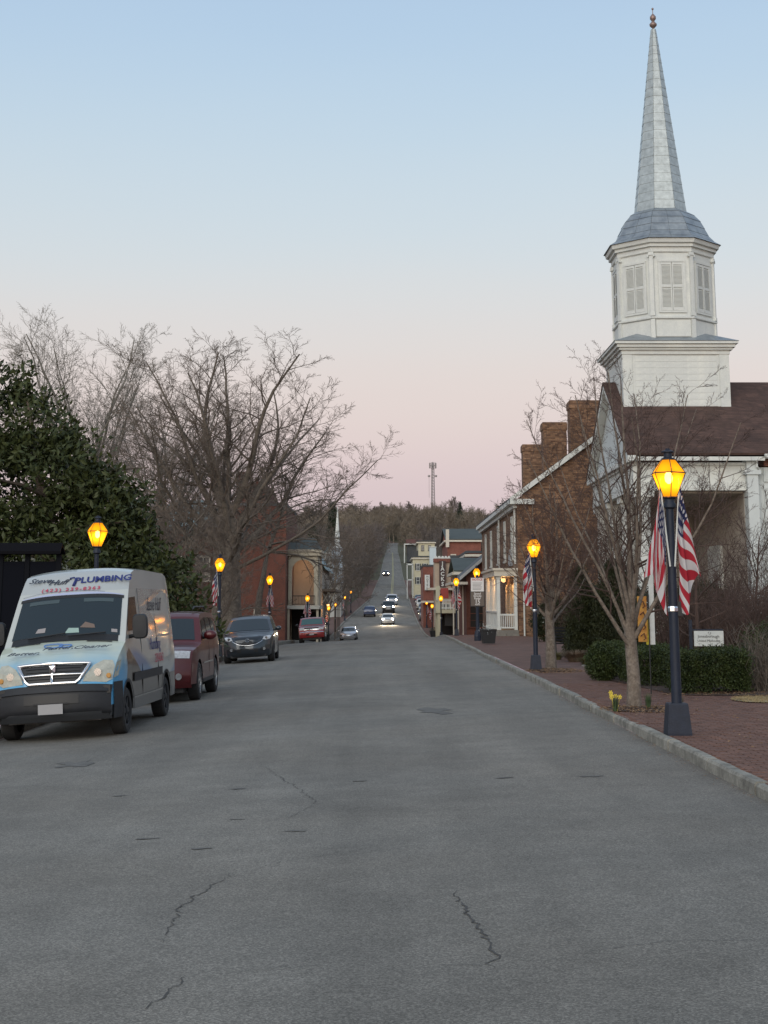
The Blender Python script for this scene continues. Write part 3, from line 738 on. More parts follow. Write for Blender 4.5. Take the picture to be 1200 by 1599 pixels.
twig_mass('bare_shrub', 'small leafless shrub at the right edge beside the wide hedge', 'shrub', (7.0, 27.7, side_z_right(27)), 110, (.3, .3), 1.15, M['bark'], 5, .35, .006)
def tuft(nm, label, cat, loc, n, rad, h, m, seed, group=None, spread=.9):
    rr = random.Random(seed); g = MB()
    for k in range(n):
        a = rr.uniform(0, 2*PI); r0 = rad*.3*rr.random(); L = h*rr.uniform(.6, 1.2); q = rad*rr.uniform(.3, 1)*spread
        x0, y0 = r0*math.cos(a), r0*math.sin(a); wdt = .006
        px, py = -math.sin(a)*wdt, math.cos(a)*wdt
        P = []
        for i in range(4):
            t = i/3; x = x0+q*t**1.5*math.cos(a); y_ = y0+q*t**1.5*math.sin(a); z = L*(t-.45*t*t*spread); f = 1-t*.85
            P.append([(x+px*f, y_+py*f, z), (x-px*f, y_-py*f, z)])
        g.grid(P)
    t = thing(nm, label, cat, loc, 0, group); g.build('blades', m, t); return t
GG = 'clumps of ornamental grass by the bench'
M['tan_grass'] = mat('tan grass', (.19, .135, .09), .9, var=.3, vscale=5)
M['olive_grass'] = mat('olive grass', (.14, .13, .05), .9, var=.3, vscale=5)
tuft('ornamental_grass', 'reddish tan grass clump in the middle of the bed by the bench', 'grass clump', (5.45, 42.5, side_z_right(42)), 900, .65, .5, M['tan_grass'], 1, GG)
tuft('ornamental_grass', 'olive green grass clump nearest the sidewalk', 'grass clump', (5.5, 40.5, side_z_right(40)), 500, .42, .3, M['olive_grass'], 2, GG)
tuft('ornamental_grass', 'dull green grass clump touching the bench', 'grass clump', (5.1, 44.2, side_z_right(44)), 500, .42, .36, M['olive_grass'], 3, GG)
tuft('ornamental_grass', 'pale tan grass clump at the foot of the wide evergreen column', 'grass clump', (6.15, 41.5, side_z_right(41)), 400, .4, .33, M['tan_grass'], 4, GG)
g = MB(); g.lathe([(.62, -.02), (.62, .035), (.55, .05)], 16, sy=.55)
tag(g.build('stone_edging', M['kerb'], loc=(5.85, 39.6, side_z_right(40))), 'pale flat stone slab bordering the grass clumps', 'stone')
# daffodils
GD = 'daffodil clumps round the nearest street tree'
M['daff_leaf'] = mat('daffodil leaf', (.045, .08, .03), .7, var=.3)
for i, (x, y_, fl, lb) in enumerate([(3.52, 22.9, 6, 'daffodil clump with yellow flowers left of the street tree trunk'), (4.12, 23.5, 0, 'green daffodil leaves right against the street tree trunk'), (4.55, 23.2, 0, 'green daffodil clump between the street tree and the lamp')]):
    t = tuft('daffodils', lb, 'flowers', (x, y_, side_z_right(y_)+.01), 70, .13, .26, M['daff_leaf'], 20+i, GD, spread=.5)
    g = MB(); rr = random.Random(i)
    for k in range(fl):
        fx, fy, fz = rr.uniform(-.11, .11), rr.uniform(-.1, .1), rr.uniform(.16, .27)
        g.tube([(fx*.4, fy*.4, 0), (fx, fy, fz)], [.004, .003], 3)
        for q in range(6):
            a = q*PI/3; g.add([(fx, fy, fz), (fx+.03*math.cos(a-.35), fy-.005, fz+.03*math.sin(a-.35)), (fx+.036*math.cos(a), fy-.012, fz+.036*math.sin(a)), (fx+.03*math.cos(a+.35), fy-.005, fz+.03*math.sin(a+.35))], [(0, 1, 2, 3)])
        g.lathe([(.008, fz-.008), (.013, fz+.012)], 6, fx, fy-.015)
    if fl: g.build('blooms', M['daffodil'], t)
# leaf litter piles
def litter(nm, label, cx, cy, rx, ry, n, m, seed, zf, sz=.05, kind='stuff', parent=None):
    r_ = np.random.RandomState(seed); a = r_.uniform(0, 2*PI, n); q = np.sqrt(r_.uniform(0, 1, n))**1.1
    x = cx+rx*q*np.cos(a); y_ = cy+ry*q*np.sin(a); z = np.array([zf(q_, v) for q_, v in zip(x, y_)])+.018+r_.uniform(0, .035, n)*(1-q)
    c = np.stack([x, y_, z], axis=1); V, F = leaf_arrays(c, 1, sz, r_, up=0, spread=.004, aspect=.7)
    c3 = np.repeat(c, 4, axis=0); V[:, 2] = c3[:, 2]+(V[:, 2]-c3[:, 2])*.3
    return tag(np_obj(nm, V, F, m), label, kind=kind)
litter('leaf_litter', 'brown fallen leaves round the nearest street tree', 3.98, 23.4, .62, .85, 900, M['leaf_litter'], 1, swz)
litter('leaf_litter', 'brown fallen leaves round the second street tree', 4.2, 36.9, .68, 1.5, 1100, M['leaf_litter'], 2, swz)
litter('leaf_litter', 'dead leaves and mulch under the wide box hedge', 6.0, 27.0, 1.0, .5, 700, M['leaf_litter'], 3, swz)
litter('leaf_litter', 'single dry leaves scattered over the brick sidewalk', 4.6, 24, 1.2, 11, 240, M['leaf_litter'], 9, swz, .05)
litter('gutter_debris', 'leaf crumbs and grit lying in the gutter', 3.28, 20, .1, 9, 260, M['leaf_litter'], 5, lambda u, v: road_z(3.28, v), .025)
def sheet(nm, label, pts, m, dz):
    P = [(x, y_, swz(x, y_)+dz) for x, y_ in pts]
    return tag(MB().poly(P).build(nm, m), label, kind='structure')
def blob(cx, cy, rx, ry, seed, n=18):
    rr = random.Random(seed); return [(cx+rx*rr.uniform(.85, 1.1)*math.cos(2*PI*k/n), cy+ry*rr.uniform(.85, 1.1)*math.sin(2*PI*k/n)) for k in range(n)]
sheet('mulch_bed', 'dark mulch ring under the nearest street tree', blob(3.98, 23.45, .5, .75, 1), M['mulch'], .019)
sheet('mulch_bed', 'dark mulch ring under the second street tree', blob(4.2, 37.4, .5, 1.1, 2), M['mulch'], .019)
sheet('mulch_bed', 'dark mulch bed under the clipped hedges', [(4.85,36),(4.85,32),(5.0,29.2),(5.2,26.7),(6.4,26.2),(7.5,27),(7.5,36)], M['mulch'], .021)
sheet('lawn', 'dry yellow lawn patch at the right edge', blob(6.55, 25.1, .75, .9, 3), M['dry_grass'], .025)
g = MB(); rr = random.Random(8)
for k in range(1600):
    a = rr.uniform(0, 2*PI); q = rr.random()**.5; x, y_ = 6.55+.75*q*math.cos(a), 25.1+.9*q*math.sin(a); z = swz(x, y_)+.02; h = rr.uniform(.02, .06); dx, dy = rr.gauss(0, .03), rr.gauss(0, .03)
    g.add([(x-.004, y_, z), (x+.004, y_, z), (x+dx, y_+dy, z+h)], [(0, 1, 2)])
tag(g.build('grass', M['dry_grass']), 'short dry grass blades at the right edge', kind='stuff')
g = MB()
for k in range(9000):
    y_ = rr.uniform(42, 110); wd = rr.uniform(0, 7); x = LE(y_)-2.6-wd; z = ground_z(x, y_)-.03; h = rr.uniform(.06, .2); dx, dy = rr.gauss(0, .06), rr.gauss(0, .06)
    g.add([(x-.012, y_, z), (x+.012, y_, z), (x+dx, y_+dy, z+h)], [(0, 1, 2)])
tag(g.build('grass', M['grass_blade']), 'green grass on the bank behind the parked cars', kind='stuff')

# ------------------------------------------------------------------ far woods
def arr(tm):
    Vs, Fs = [], []
    off = 0
    for me in tm:
        n = len(me.vertices); a = np.empty(n*3, np.float32); me.vertices.foreach_get('co', a)
        me.calc_loop_triangles(); k = len(me.loop_triangles); f = np.empty(k*3, np.int32); me.loop_triangles.foreach_get('vertices', f)
        Vs.append(a.reshape(-1, 3)); Fs.append(f.reshape(-1, 3)+off); off += n
    return np.concatenate(Vs), np.concatenate(Fs)
far_kinds = [arr(tree_meshes('fk', M['wood_far'], M['wood_far'], seed=60+k, H=18, r0=.26, levels=3, clear=.22, limbs=10+k, spread=(12, 48), wob=.1, trop=.05, kids=(8, 6), minr=.05, limb_len=.5, trunk_frac=.85, nseg=(5, 3, 2, 2))) for k in range(3)]
def wood(nm, label, spots, m, seed):
    r_ = np.random.RandomState(seed); Vs, Fs = [], []; off = 0
    for (x, y_, z, s) in spots:
        V, F = far_kinds[r_.randint(3)]; a = r_.uniform(0, 2*PI); ca, sa = math.cos(a), math.sin(a)
        W_ = V.copy()*s; W_[:, :2] *= r_.uniform(.8, 1.25); X = W_[:, 0]*ca-W_[:, 1]*sa; Y = W_[:, 0]*sa+W_[:, 1]*ca
        W2 = np.stack([X+x, Y+y_, W_[:, 2]+z], axis=1); Vs.append(W2); Fs.append(F+off); off += len(V)
    return tag(np_obj(nm, np.concatenate(Vs), np.concatenate(Fs), m), label, kind='stuff')
rr = random.Random(77)
sp = []
for k in range(620):
    y_ = rr.uniform(640, 1290); x = rr.uniform(-.11, .12)*y_
    if y_ < 1040 and LE(y_)-4 < x < RE(y_)+4: continue
    sp.append((x, y_, ground_z(x, y_)-1, rr.uniform(.75, 1.2)))
for k in range(170):
    y_ = rr.uniform(1034, 1230); x = rr.uniform(-14, 42); sp.append((x, y_, ground_z(x, y_)-1, rr.uniform(.7, 1.1)))
wood('woods', 'brown leafless woods covering the far hill', sp, M['wood_far'], 1)
sp = []
for k in range(300):
    y_ = rr.uniform(255, 760); x = LE(y_)-2.2-rr.uniform(0, 1)**1.6*.11*y_
    sp.append((x, y_, ground_z(x, y_)-.5, rr.uniform(.45, .8)*(1 if y_ > 400 else .85)))
for k in range(60):
    y_ = rr.uniform(520, 760); x = RE(y_)+8+rr.uniform(0, .1)*y_
    sp.append((x, y_, ground_z(x, y_)-.5, rr.uniform(.5, .8)))
wood('woods', 'greyer leafless woods along the left of the climbing road', sp, M['wood_far2'], 2)
# individual trees on the skyline and along the street
sk = tree_meshes('skyline', M['wood_far2'], M['wood_far2'], seed=71, H=24, r0=.5, levels=4, clear=.3, limbs=12, spread=(15, 50), wob=.1, trop=.05, kids=(7, 5, 4), minr=.09, limb_len=.5, trunk_frac=.8, nseg=(6, 4, 3, 2, 2))
GS = 'bare trees standing out on the hilltop skyline'
for px, s, d_, lb in [(576, .8, 1180, 'round bare tree on the skyline left of the road'), (703, 1.15, 1150, 'largest bare skyline tree just right of the radio tower'), (648, .95, 1190, 'bare skyline tree just left of the radio tower'),
                      (605, .9, 1200, 'bare skyline tree above the road end'), (730, .85, 1120, 'bare skyline tree at the right end of the hilltop')]:
    x = (px-597)*d_/2341
    plant_tree('bare_tree', sk, lb, x, d_, z=ground_z(x, d_)-1, rz=px, s=s, group=GS)
GL = 'bare trees lining the left side of the street far down'
for i, (x, y_, s, lb) in enumerate([(-6.9, 262, 1.5, 'grey bare tree just left of the third oncoming vehicle'), (-4.6, 305, 1.5, 'bare tree leaning over the left kerb where the road climbs'), (-5.4, 232, 1.25, 'bare tree behind the parked dark blue car'), (-7.3, 168, 1.15, 'bare street tree left of the road just beyond the silver car'), (-7.6, 205, 1.3, 'bare tree above the parked dark blue car'), (-7.2, 245, 1.4, 'bare tree left of the oncoming headlights'),
                                    (-6.4, 285, 1.5, 'dense bare tree where the road starts climbing'), (-9.6, 225, 1.5, 'bare tree behind the lamps beyond the arched porch'), (-5.8, 330, 1.6, 'farthest bare tree against the left side of the climbing road')]):
    plant_tree('bare_tree', mid, lb, x, y_, rz=i*1.7, s=s, group=GL)
# evergreens
def conifer(label, x, y_, z, h, r_, n, nm='evergreen_tree'):
    t = thing(nm, label, 'tree', (x, y_, z))
    V, F = leaf_arrays(cone_pts(n, r_, h, .75), 8, .35, rs, up=-.1, spread=.22, aspect=.5); np_obj('crown', V, F, M['evergreen'], t)
    MB().tube([(0, 0, -.3), (0, 0, h*.9)], [.18, .04], 6).build('trunk', M['bark_dark'], t)
conifer('dark evergreen behind the chimneys of the long brick house', 12.6, 150, -1, 12.6, 2.6, 1800)
conifer('dark evergreen right of the red brick building with green roof', 15.0, 235, 0, 10.5, 3.6, 1700)
conifer('dark conifer poking above the trees behind the white spire', -9.0, 270, 0, 20.0, 2.2, 1200)
conifer('dark conifer just left of the far spire trees', -12.2, 262, 0, 15.0, 3.2, 1400)
conifer('slim dark evergreen on the hill right of the radio tower', 40, 760, ground_z(40, 760), 26, 5.5, 1300)
conifer('broad dark evergreen low on the right hillside', 51, 720, ground_z(51, 720), 19, 6.5, 1300)

# ------------------------------------------------------------------ buildings
FACE = {'S': 0, 'W': -PI/2, 'E': PI/2, 'N': PI}
def window(parent, pos, face, w_, h, frame_m, shutters=None, arch=False, mull=(2, 4), sill=True, glass=None, surround=.12):
    """frame proud of the wall, glass set back, muntins; local x along the wall, -y outward"""
    g = MB(); t = surround; W2 = w_/2
    g.box(-W2-t, -W2, -.06, .02, 0, h); g.box(W2, W2+t, -.06, .02, 0, h); g.box(-W2-t, W2+t, -.065, .02, h, h+t*1.2)
    if sill: g.box(-W2-t-.05, W2+t+.05, -.12, .02, -.1, 0)
    for i in range(1, mull[0]): x = -W2+w_*i/mull[0]; g.box(x-.018, x+.018, -.03, .01, 0, h)
    for i in range(1, mull[1]):
        z = h*i/mull[1]; k = .03 if i == mull[1]//2 else .016; g.box(-W2, W2, -.033, .01, z-k, z+k)
    wo = g.build('window', frame_m, parent, pos, FACE[face])
    MB().box(-W2, W2, -.012, -.002, 0, h).build('pane', glass or M['glass'], wo)
    if shutters:
        for s in (-1, 1):
            g = MB(); a = s*(W2+t+.02); b = s*(W2+t+.02+w_*.42); x0, x1 = min(a, b), max(a, b)
            g.box(x0, x0+.05, -.07, -.0, 0, h); g.box(x1-.05, x1, -.07, -.0, 0, h)
            for z in (0, h*.5-.04, h-.08): g.box(x0+.05, x1-.05, -.07, -.0, z, z+.08)
            g.box(x0+.05, x1-.05, -.045, -.0, .08, h-.08)
            g.build('shutter', shutters, wo)
    return wo
def walls(x0, x1, y0, y1, z0, z1): return MB().box(x0, x1, y0, y1, z0, z1)

# --- church
ch = thing('church', 'white church with brown shingle roof, columned porch and tall octagonal steeple on the right', 'church', (11.4, 74, .12))
o0 = Vector((11.4, 74, .12))
def cl(x, y_, z): return (x-o0.x, y_-o0.y, z-o0.z)
def CB(m, x0, x1, y0, y1, z0, z1): m.box(x0-o0.x, x1-o0.x, y0-o0.y, y1-o0.y, z0-o0.z, z1-o0.z); return m
YN, YF, EZ, RZ = 67.5, 80.5, 8.42, 12.72
# body behind the porch
g = MB(); CB(g, 16.75, 36, YN+.05, YF-.05, -.2, 7.9); g.build('wall', M['church_wall'], ch)
g = MB(); CB(g, 17.5, 36, YN-.02, YF, 7.95, 8.32); g.build('brick_band', M['brick_red'], ch)
g = MB(); CB(g, 16.62, 17.12, YN-.35, YN+.5, -.2, 8.28); CB(g, 16.5, 17.25, YN-.42, YN+.55, 7.55, 7.75); CB(g, 16.5, 17.25, YN-.42, YN+.55, -.2, .35); g.build('corner_pier', M['church_wall'], ch)
for k in range(5):
    x = 17.45+k*3.2
    for (z0, z1) in ((7.25, 7.9), (1.2, 7.0)):
        g = MB(); CB(g, x, x+2.9, YN-.03, YN+.06, z0, z1); CB(g, x+.1, x+2.8, YN-.045, YN, z0+.1, z1-.1); g.build('wall_panel', M['church_wall'], ch)
for k in range(3):
    window(ch, cl(20.6+k*4.4, YN-.0, 1.7), 'S', 1.4, 4.6, M['white_paint'], None, mull=(4, 8))
# porch: floor, steps, ceiling, far wall, inner wall, beam
g = MB(); CB(g, 11.35, 16.75, YN, YF, -.25, .35); CB(g, 10.95, 11.35, YN, YF, -.25, .2); g.build('porch_floor', M['stone'], ch)
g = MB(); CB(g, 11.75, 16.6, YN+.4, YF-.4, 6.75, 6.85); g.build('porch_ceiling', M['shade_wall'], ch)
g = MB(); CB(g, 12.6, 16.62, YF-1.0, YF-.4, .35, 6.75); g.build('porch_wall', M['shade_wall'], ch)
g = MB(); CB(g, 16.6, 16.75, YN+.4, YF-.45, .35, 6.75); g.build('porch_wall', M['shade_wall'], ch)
g = MB(); CB(g, 16.47, 16.6, 72.6, 75.4, .35, 4.6); CB(g, 16.44, 16.5, 72.9, 75.1, .35, 4.3); g.build('door', M['white_paint'], ch)
g = MB(); CB(g, 15.55, 15.68, YF-1.1, YF-1.0, .9, 6.0); CB(g, 15.95, 16.08, YF-1.1, YF-1.0, .9, 6.0); CB(g, 15.55, 16.08, YF-1.1, YF-1.0, 5.95, 6.1); g.build('door_frame', M['white_paint'], ch)
g = MB(); CB(g, 13.9, 14.75, YF-1.08, YF-1.0, 3.5, 4.3); g.build('plaque', mat('bronze plaque', (.10, .065, .045), .5), ch)
g = MB(); g.tube([cl(13.35, YF-1.3, 5.4), cl(13.35, YF-1.3, 6.7)], .03, 6); g.lathe([(.05, 5.28-.12), (.16, 5.2-.12), (.19, 4.75-.12), (.08, 4.5-.12)], 8, 13.35-o0.x, YF-1.3-o0.y); g.build('hanging_lantern', M['black'], ch)
# entablature round the porch
g = MB()
for (x0, x1, y0, y1) in ((11.45, 16.75, YN-.05, YN+.4), (11.45, 16.75, YF-.4, YF+.05), (11.4, 11.85, YN+.4, YF-.4)):
    CB(g, x0, x1, y0, y1, 6.85, 7.2); CB(g, x0+.03 if x1-x0 > 1 else x0+.05, x1-(.03 if x1-x0 > 1 else 0), y0+.05, y1-.05, 7.2, 8.0)
    CB(g, x0-.06, x1, y0-.05, y1+.05, 8.0, 8.12)
g.build('entablature', M['white_paint'], ch)
# columns of the porch
for k in range(4):
    y_ = YN+.35+k*(YF-YN-.7)/3
    g = MB(); bx, by = 11.95-o0.x, y_-o0.y
    g.lathe([(.46, .35-.12), (.46, .5-.12), (.40, .6-.12), (.37, .9-.12), (.33, 6.3-.12), (.36, 6.4-.12), (.42, 6.55-.12)], 20, bx, by)
    g.box(bx-.48, bx+.48, by-.48, by+.48, .23, .40); g.box(bx-.46, bx+.46, by-.46, by+.46, 6.43, 6.72)
    g.build('column', M['white_paint'], ch, smooth=40)
# gable (street end) and roof
g = MB(); g.prism([cl(11.62, YN, 8.3), cl(11.62, YF, 8.3), cl(11.62, 74, RZ-.28)], (.25, 0, 0)); g.build('gable', M['church_wall'], ch)
g = MB(); CB(g, 11.2, 11.62, YN-.35, YF+.35, 8.12, 8.36)
for s, (ye) in ((1, YN-.45), (-1, YF+.45)):
    g.prism([cl(11.22, ye, EZ-.22), cl(11.22, ye, EZ+.02), cl(11.22, 74, RZ-.02), cl(11.22, 74, RZ-.30)], (.42, 0, 0))
g.build('cornice', M['white_paint'], ch)
for s, ye in ((1, YN-.45), (-1, YF+.45)):
    g = MB(); g.prism([cl(11.18, ye, EZ), cl(36, ye, EZ), cl(36, 74, RZ), cl(11.18, 74, RZ)], (0, -.05*s, .09)); g.build('roof', M['shingle_brown'], ch)
    g = MB(); CB(g, 11.25, 17.4, min(ye, ye-.16*s), max(ye, ye-.16*s), 8.16, 8.34); CB(g, 17.4, 36, min(ye-.05*s, ye-.25*s), max(ye-.05*s, ye-.25*s), 8.26, 8.46); g.build('gutter', M['white_paint'], ch)
g = MB(); g.tube([cl(17.05, YN-.5, 8.2), cl(17.05, YN-.5, 7.9), cl(17.35, YN-.2, 7.6)], .05, 6); g.tube([cl(17.85, YN-.55, 8.3), cl(17.85, YN-.2, 7.9), cl(17.85, YN-.12, .3)], .07, 6); g.build('downspout', M['white_paint'], ch)
# tower
TX, TY, TW = 14.42, 74, 2.56
g = MB(); CB(g, TX-TW, TX+TW, TY-TW, TY+TW, 10.2, 14.05); g.build('tower_wall', M['white_paint'], ch)
bo = MB(); bo.box(-TW+.05, TW-.05, -.022, 0, 0, .305); bo.add([], []); bme = bo.mesh('board', M['white_paint'])
for f, (dx, dy) in {'S': (0, -TW), 'W': (-TW, 0), 'E': (TW, 0), 'N': (0, TW)}.items():
    for k in range(13):
        z = 10.05+k*.31
        inst('board', bme, ch, cl(TX+dx, TY+dy, z), (R(-1.5) if f == 'S' else 0, R(0), FACE[f]))
for sx in (-1, 1):
    for sy in (-1, 1):
        g = MB(); cx, cy = TX+sx*(TW-.18), TY+sy*(TW-.18); CB(g, cx-.24, cx+.24, cy-.24, cy+.24, 10.1, 14.0)
        cx, cy = TX+sx*(TW-.5), TY+sy*(TW-.18); CB(g, cx-.05, cx+.05, cy-.215, cy+.215, 10.1, 14.0)
        g.build('corner_board', M['white_paint'], ch)
g = MB()
for i, (e, z0, z1) in enumerate(((.10, 13.82, 14.02), (.22, 14.02, 14.14), (.34, 14.14, 14.30), (.46, 14.30, 14.42))):
    CB(g, TX-TW-e, TX+TW+e, TY-TW-e, TY+TW+e, z0, z1)
g.build('tower_cornice', M['white_paint'], ch)
e = TW+.5; g = MB(); b0 = [cl(TX+sx*e, TY+sy*e, 14.43) for sx, sy in ((-1, -1), (1, -1), (1, 1), (-1, 1))]; b1 = [cl(TX+sx*1.5, TY+sy*1.5, 15.1) for sx, sy in ((-1, -1), (1, -1), (1, 1), (-1, 1))]
g.ring_loft([b0, b1]); g.build('skirt_roof', M['tin'], ch)
# octagon
AP = 2.40
def octpts(ap, z, cx=TX, cy=TY):
    r_ = ap/math.cos(PI/8); return [cl(cx+r_*math.sin(PI/8+k*PI/4), cy-r_*math.cos(PI/8+k*PI/4), z) for k in range(8)]
def octo(name, prof, m, smooth=None):
    return MB().ring_loft([octpts(a, z) for a, z in prof]).build(name, m, ch, smooth=smooth)
octo('belfry_wall', [(AP-.02, 14.5), (AP-.02, 19.3)], M['white_paint'])
octo('belt_course', [(AP+.04, 15.62), (AP+.1, 15.66), (AP+.1, 15.74), (AP+.02, 15.78)], M['white_paint'])
octo('belfry_cornice', [(AP+.03, 19.02), (AP+.06, 19.06), (AP+.06, 19.28), (AP+.18, 19.30), (AP+.18, 19.44), (AP+.30, 19.48), (AP+.34, 19.64), (AP+.34, 19.68)], M['white_paint'])
side_w = 2*AP*math.tan(PI/8)
fr = MB(); W2 = .56
fr.box(-W2-.12, W2+.12, -.05, .02, 15.95, 16.05); fr.box(-W2-.12, W2+.12, -.07, .02, 18.52, 18.64); fr.box(-W2-.12, -W2, -.05, .02, 16.05, 18.52); fr.box(W2, W2+.12, -.05, .02, 16.05, 18.52)
frm = fr.mesh('louvre_frame', M['white_paint'])
shm = []
s_ = MB(); s_.box(-.27, -.215, -.05, .0, 0, 2.44); s_.box(.215, .27, -.05, .0, 0, 2.44)
for z0, z1 in ((0, .14), (1.17, 1.29), (2.32, 2.44)): s_.box(-.215, .215, -.05, .0, z0, z1)
shm = s_.mesh('shutter', M['white_paint'])
s_ = MB(); s_.box(-.215, .215, -.002, .0, .14, 2.32)
for b0_, b1_ in ((.15, 1.16), (1.30, 2.31)):
    z = b0_
    while z < b1_-.03: s_.add([(-.215, -.045, z), (.215, -.045, z), (.215, -.008, z+.055), (-.215, -.008, z+.055), (-.215, -.038, z-.008), (.215, -.038, z-.008)], [(0, 1, 2, 3), (4, 5, 1, 0)]); z += .062
slm = s_.mesh('louvres', mat('louvre white', (.58, .60, .57), .7))  # plain white, close to the painted wood of the shutters
lowm = MB().box(-side_w/2+.14, side_w/2-.14, -.02, .01, 14.75, 15.6).mesh('lower_panel', M['white_paint'])
pil = MB()
pil.box(-.11, .11, -.09, .06, 14.6, 15.62); pil.box(-.10, .10, -.08, .06, 15.78, 18.86); pil.box(-.15, .15, -.12, .06, 18.86, 18.93); pil.box(-.13, .13, -.10, .06, 18.93, 19.02)
pil.tube([(-.15, -.12, 18.82), (-.15, .04, 18.82)], .05, 8); pil.tube([(.15, -.12, 18.82), (.15, .04, 18.82)], .05, 8); pil.box(-.13, .13, -.11, .06, 15.78, 15.95)
pim = pil.mesh('pilaster', M['white_paint'])
for k in range(8):
    a = k*PI/4; nx, ny = math.sin(a), -math.cos(a); px_, py_ = TX+nx*AP, TY+ny*AP
    fo = inst('louvre_frame', frm, ch, cl(px_, py_, 0), (0, 0, a))
    for s in (-1, 1):
        so_ = inst('shutter', shm, ch, cl(px_+math.cos(a)*s*.285, py_+math.sin(a)*s*.285, 16.06), (0, 0, a)); inst('louvres', slm, so_)
    inst('lower_panel', lowm, ch, cl(px_, py_, 0), (0, 0, a))
    rc = AP/math.cos(PI/8); b = a+PI/8; inst('pilaster', pim, ch, cl(TX+math.sin(b)*(rc-.03), TY-math.cos(b)*(rc-.03), 0), (0, 0, b))
# bell-shaped base of spire: rows of tin panels
def tin_rows(prof, m, under, thick=.03, split=1):
    rr_ = random.Random(9)
    for (a0, z0), (a1, z1) in zip(prof, prof[1:]):
        t2 = math.tan(PI/8); w0, w1 = a0*t2, a1*t2; gap = .008
        for kx in range(split if a0 > 1.5 else 1):
            n_ = split if a0 > 1.5 else 1; u0, u1 = -1+2*kx/n_, -1+2*(kx+1)/n_
            v = [(w0*u0+gap, -a0-thick, z0), (w0*u1-gap, -a0-thick, z0), (w1*u1-gap, -a1-thick*.15, z1+.01), (w1*u0+gap, -a1-thick*.15, z1+.01),
                 (w0*u0+gap, -a0+.02, z0), (w0*u1-gap, -a0+.02, z0), (w1*u1-gap, -a1+.02, z1), (w1*u0+gap, -a1+.02, z1)]
            me = MB().add(v, [(0, 1, 2, 3), (1, 0, 4, 5), (0, 3, 7, 4), (2, 1, 5, 6)]).mesh('tin_panel', m)
            for k in range(8): inst('tin_panel', me, ch, cl(TX, TY, 0), (0, 0, k*PI/4))
    octo(under, [(a-.01, z) for a, z in prof], m)
dome = [(2.80, 19.69), (2.50, 19.90), (2.25, 20.22), (2.08, 20.62), (1.90, 21.02), (1.62, 21.38), (1.26, 21.62)]
tin_rows(dome, M['tin'], 'bell_roof', .03, 2)
sp_ = [(1.26-(1.26-.13)*(k/21), 21.62+(31.75-21.62)*(k/21)) for k in range(22)]
tin_rows(sp_, M['tin_pale'], 'spire', .018)
g = MB(); bx, by = TX-o0.x, TY-o0.y
g.lathe([(.05, 31.6), (.06, 31.85), (.10, 31.88), (.19, 31.98), (.20, 32.06), (.10, 32.18), (.07, 32.24), (.16, 32.36), (.16, 32.48), (.06, 32.62), (.02, 32.66), (.02, 32.86), (.06, 32.9), (.06, 32.95), (.01, 33.0)], 14, bx, by)
fi = g.build('finial', mat('copper finial', (.28, .2, .18), .45, metal=.5), ch, loc=(0, 0, -.12), smooth=60)

# --- long brick house with three chimneys
bh = thing('brick_house', 'long brown brick house with white raked eaves and three tall chimneys beyond the church', 'house', (7.65, 84, -.1))
def at_(th_, x, y_, z): return (x-th_.location.x, y_-th_.location.y, z-th_.location.z)
def TB(g, th_, x0, x1, y0, y1, z0, z1): a = at_(th_, x0, y0, z0); b = at_(th_, x1, y1, z1); g.box(a[0], b[0], a[1], b[1], a[2], b[2]); return g
HX0, HX1, HR = 7.65, 17.3, 12.48; HE, HP = 7.62, 11.15
g = MB(); TB(g, bh, HX0, HX1, 84, 114, -1.6, HE); g.prism([at_(bh, HX1-.002, 84, HE), at_(bh, HR, 84.0, HP), at_(bh, HX0+.002, 84, HE)], (0, 29.99, 0))
g.build('wall', M['brick_old'], bh)
for (x, s) in ((HX0, 1), (HX1, -1)):
    g = MB(); g.prism([at_(bh, x-.4*s, 83.72, HE-.02), at_(bh, x-.4*s, 114.3, HE-.02), at_(bh, HR, 114.3, HP+.28), at_(bh, HR, 83.72, HP+.28)], (0, 0, .1)); g.build('roof', M['slate'], bh)
    g = MB(); g.prism([at_(bh, x-.42*s, 83.7, HE-.25), at_(bh, x-.42*s, 83.7, HE+.07), at_(bh, HR, 83.7, HP+.35), at_(bh, HR, 83.7, HP+.03)], (0, .28, 0)); g.build('rake_board', M['white_paint'], bh)
g = MB(); TB(g, bh, HX0-.42, HX0-.002, 83.7, 114.3, HE-.26, HE-.03); TB(g, bh, HX0-.22, HX0-.003, 84, 114.2, HE-.5, HE-.26); TB(g, bh, HX0-.42, HX0+.95, 83.62, 83.995, HE-.3, HE-.02); g.build('cornice', M['white_paint'], bh)
for x0, x1, y0, y1, zt in ((10.97, 12.66, 85.4, 86.7, 13.42), (9.79, 11.22, 89.2, 90.4, 12.6), (9.48, 11.0, 99, 100.2, 12.3)):
    g = MB(); TB(g, bh, x0, x1, y0, y1, 8.5, zt); TB(g, bh, x0-.05, x1+.05, y0-.05, y1+.05, zt-.42, zt-.02); TB(g, bh, x0-.02, x1+.02, y0-.02, y1+.02, zt-.02, zt+.05); g.build('chimney', M['brick_old'], bh)
for y_ in (87.2, 92.4, 97.6, 104, 109.4):
    window(bh, at_(bh, HX0-.004, y_, 4.35), 'W', .95, 2.35, M['white_paint'], None, surround=.09)
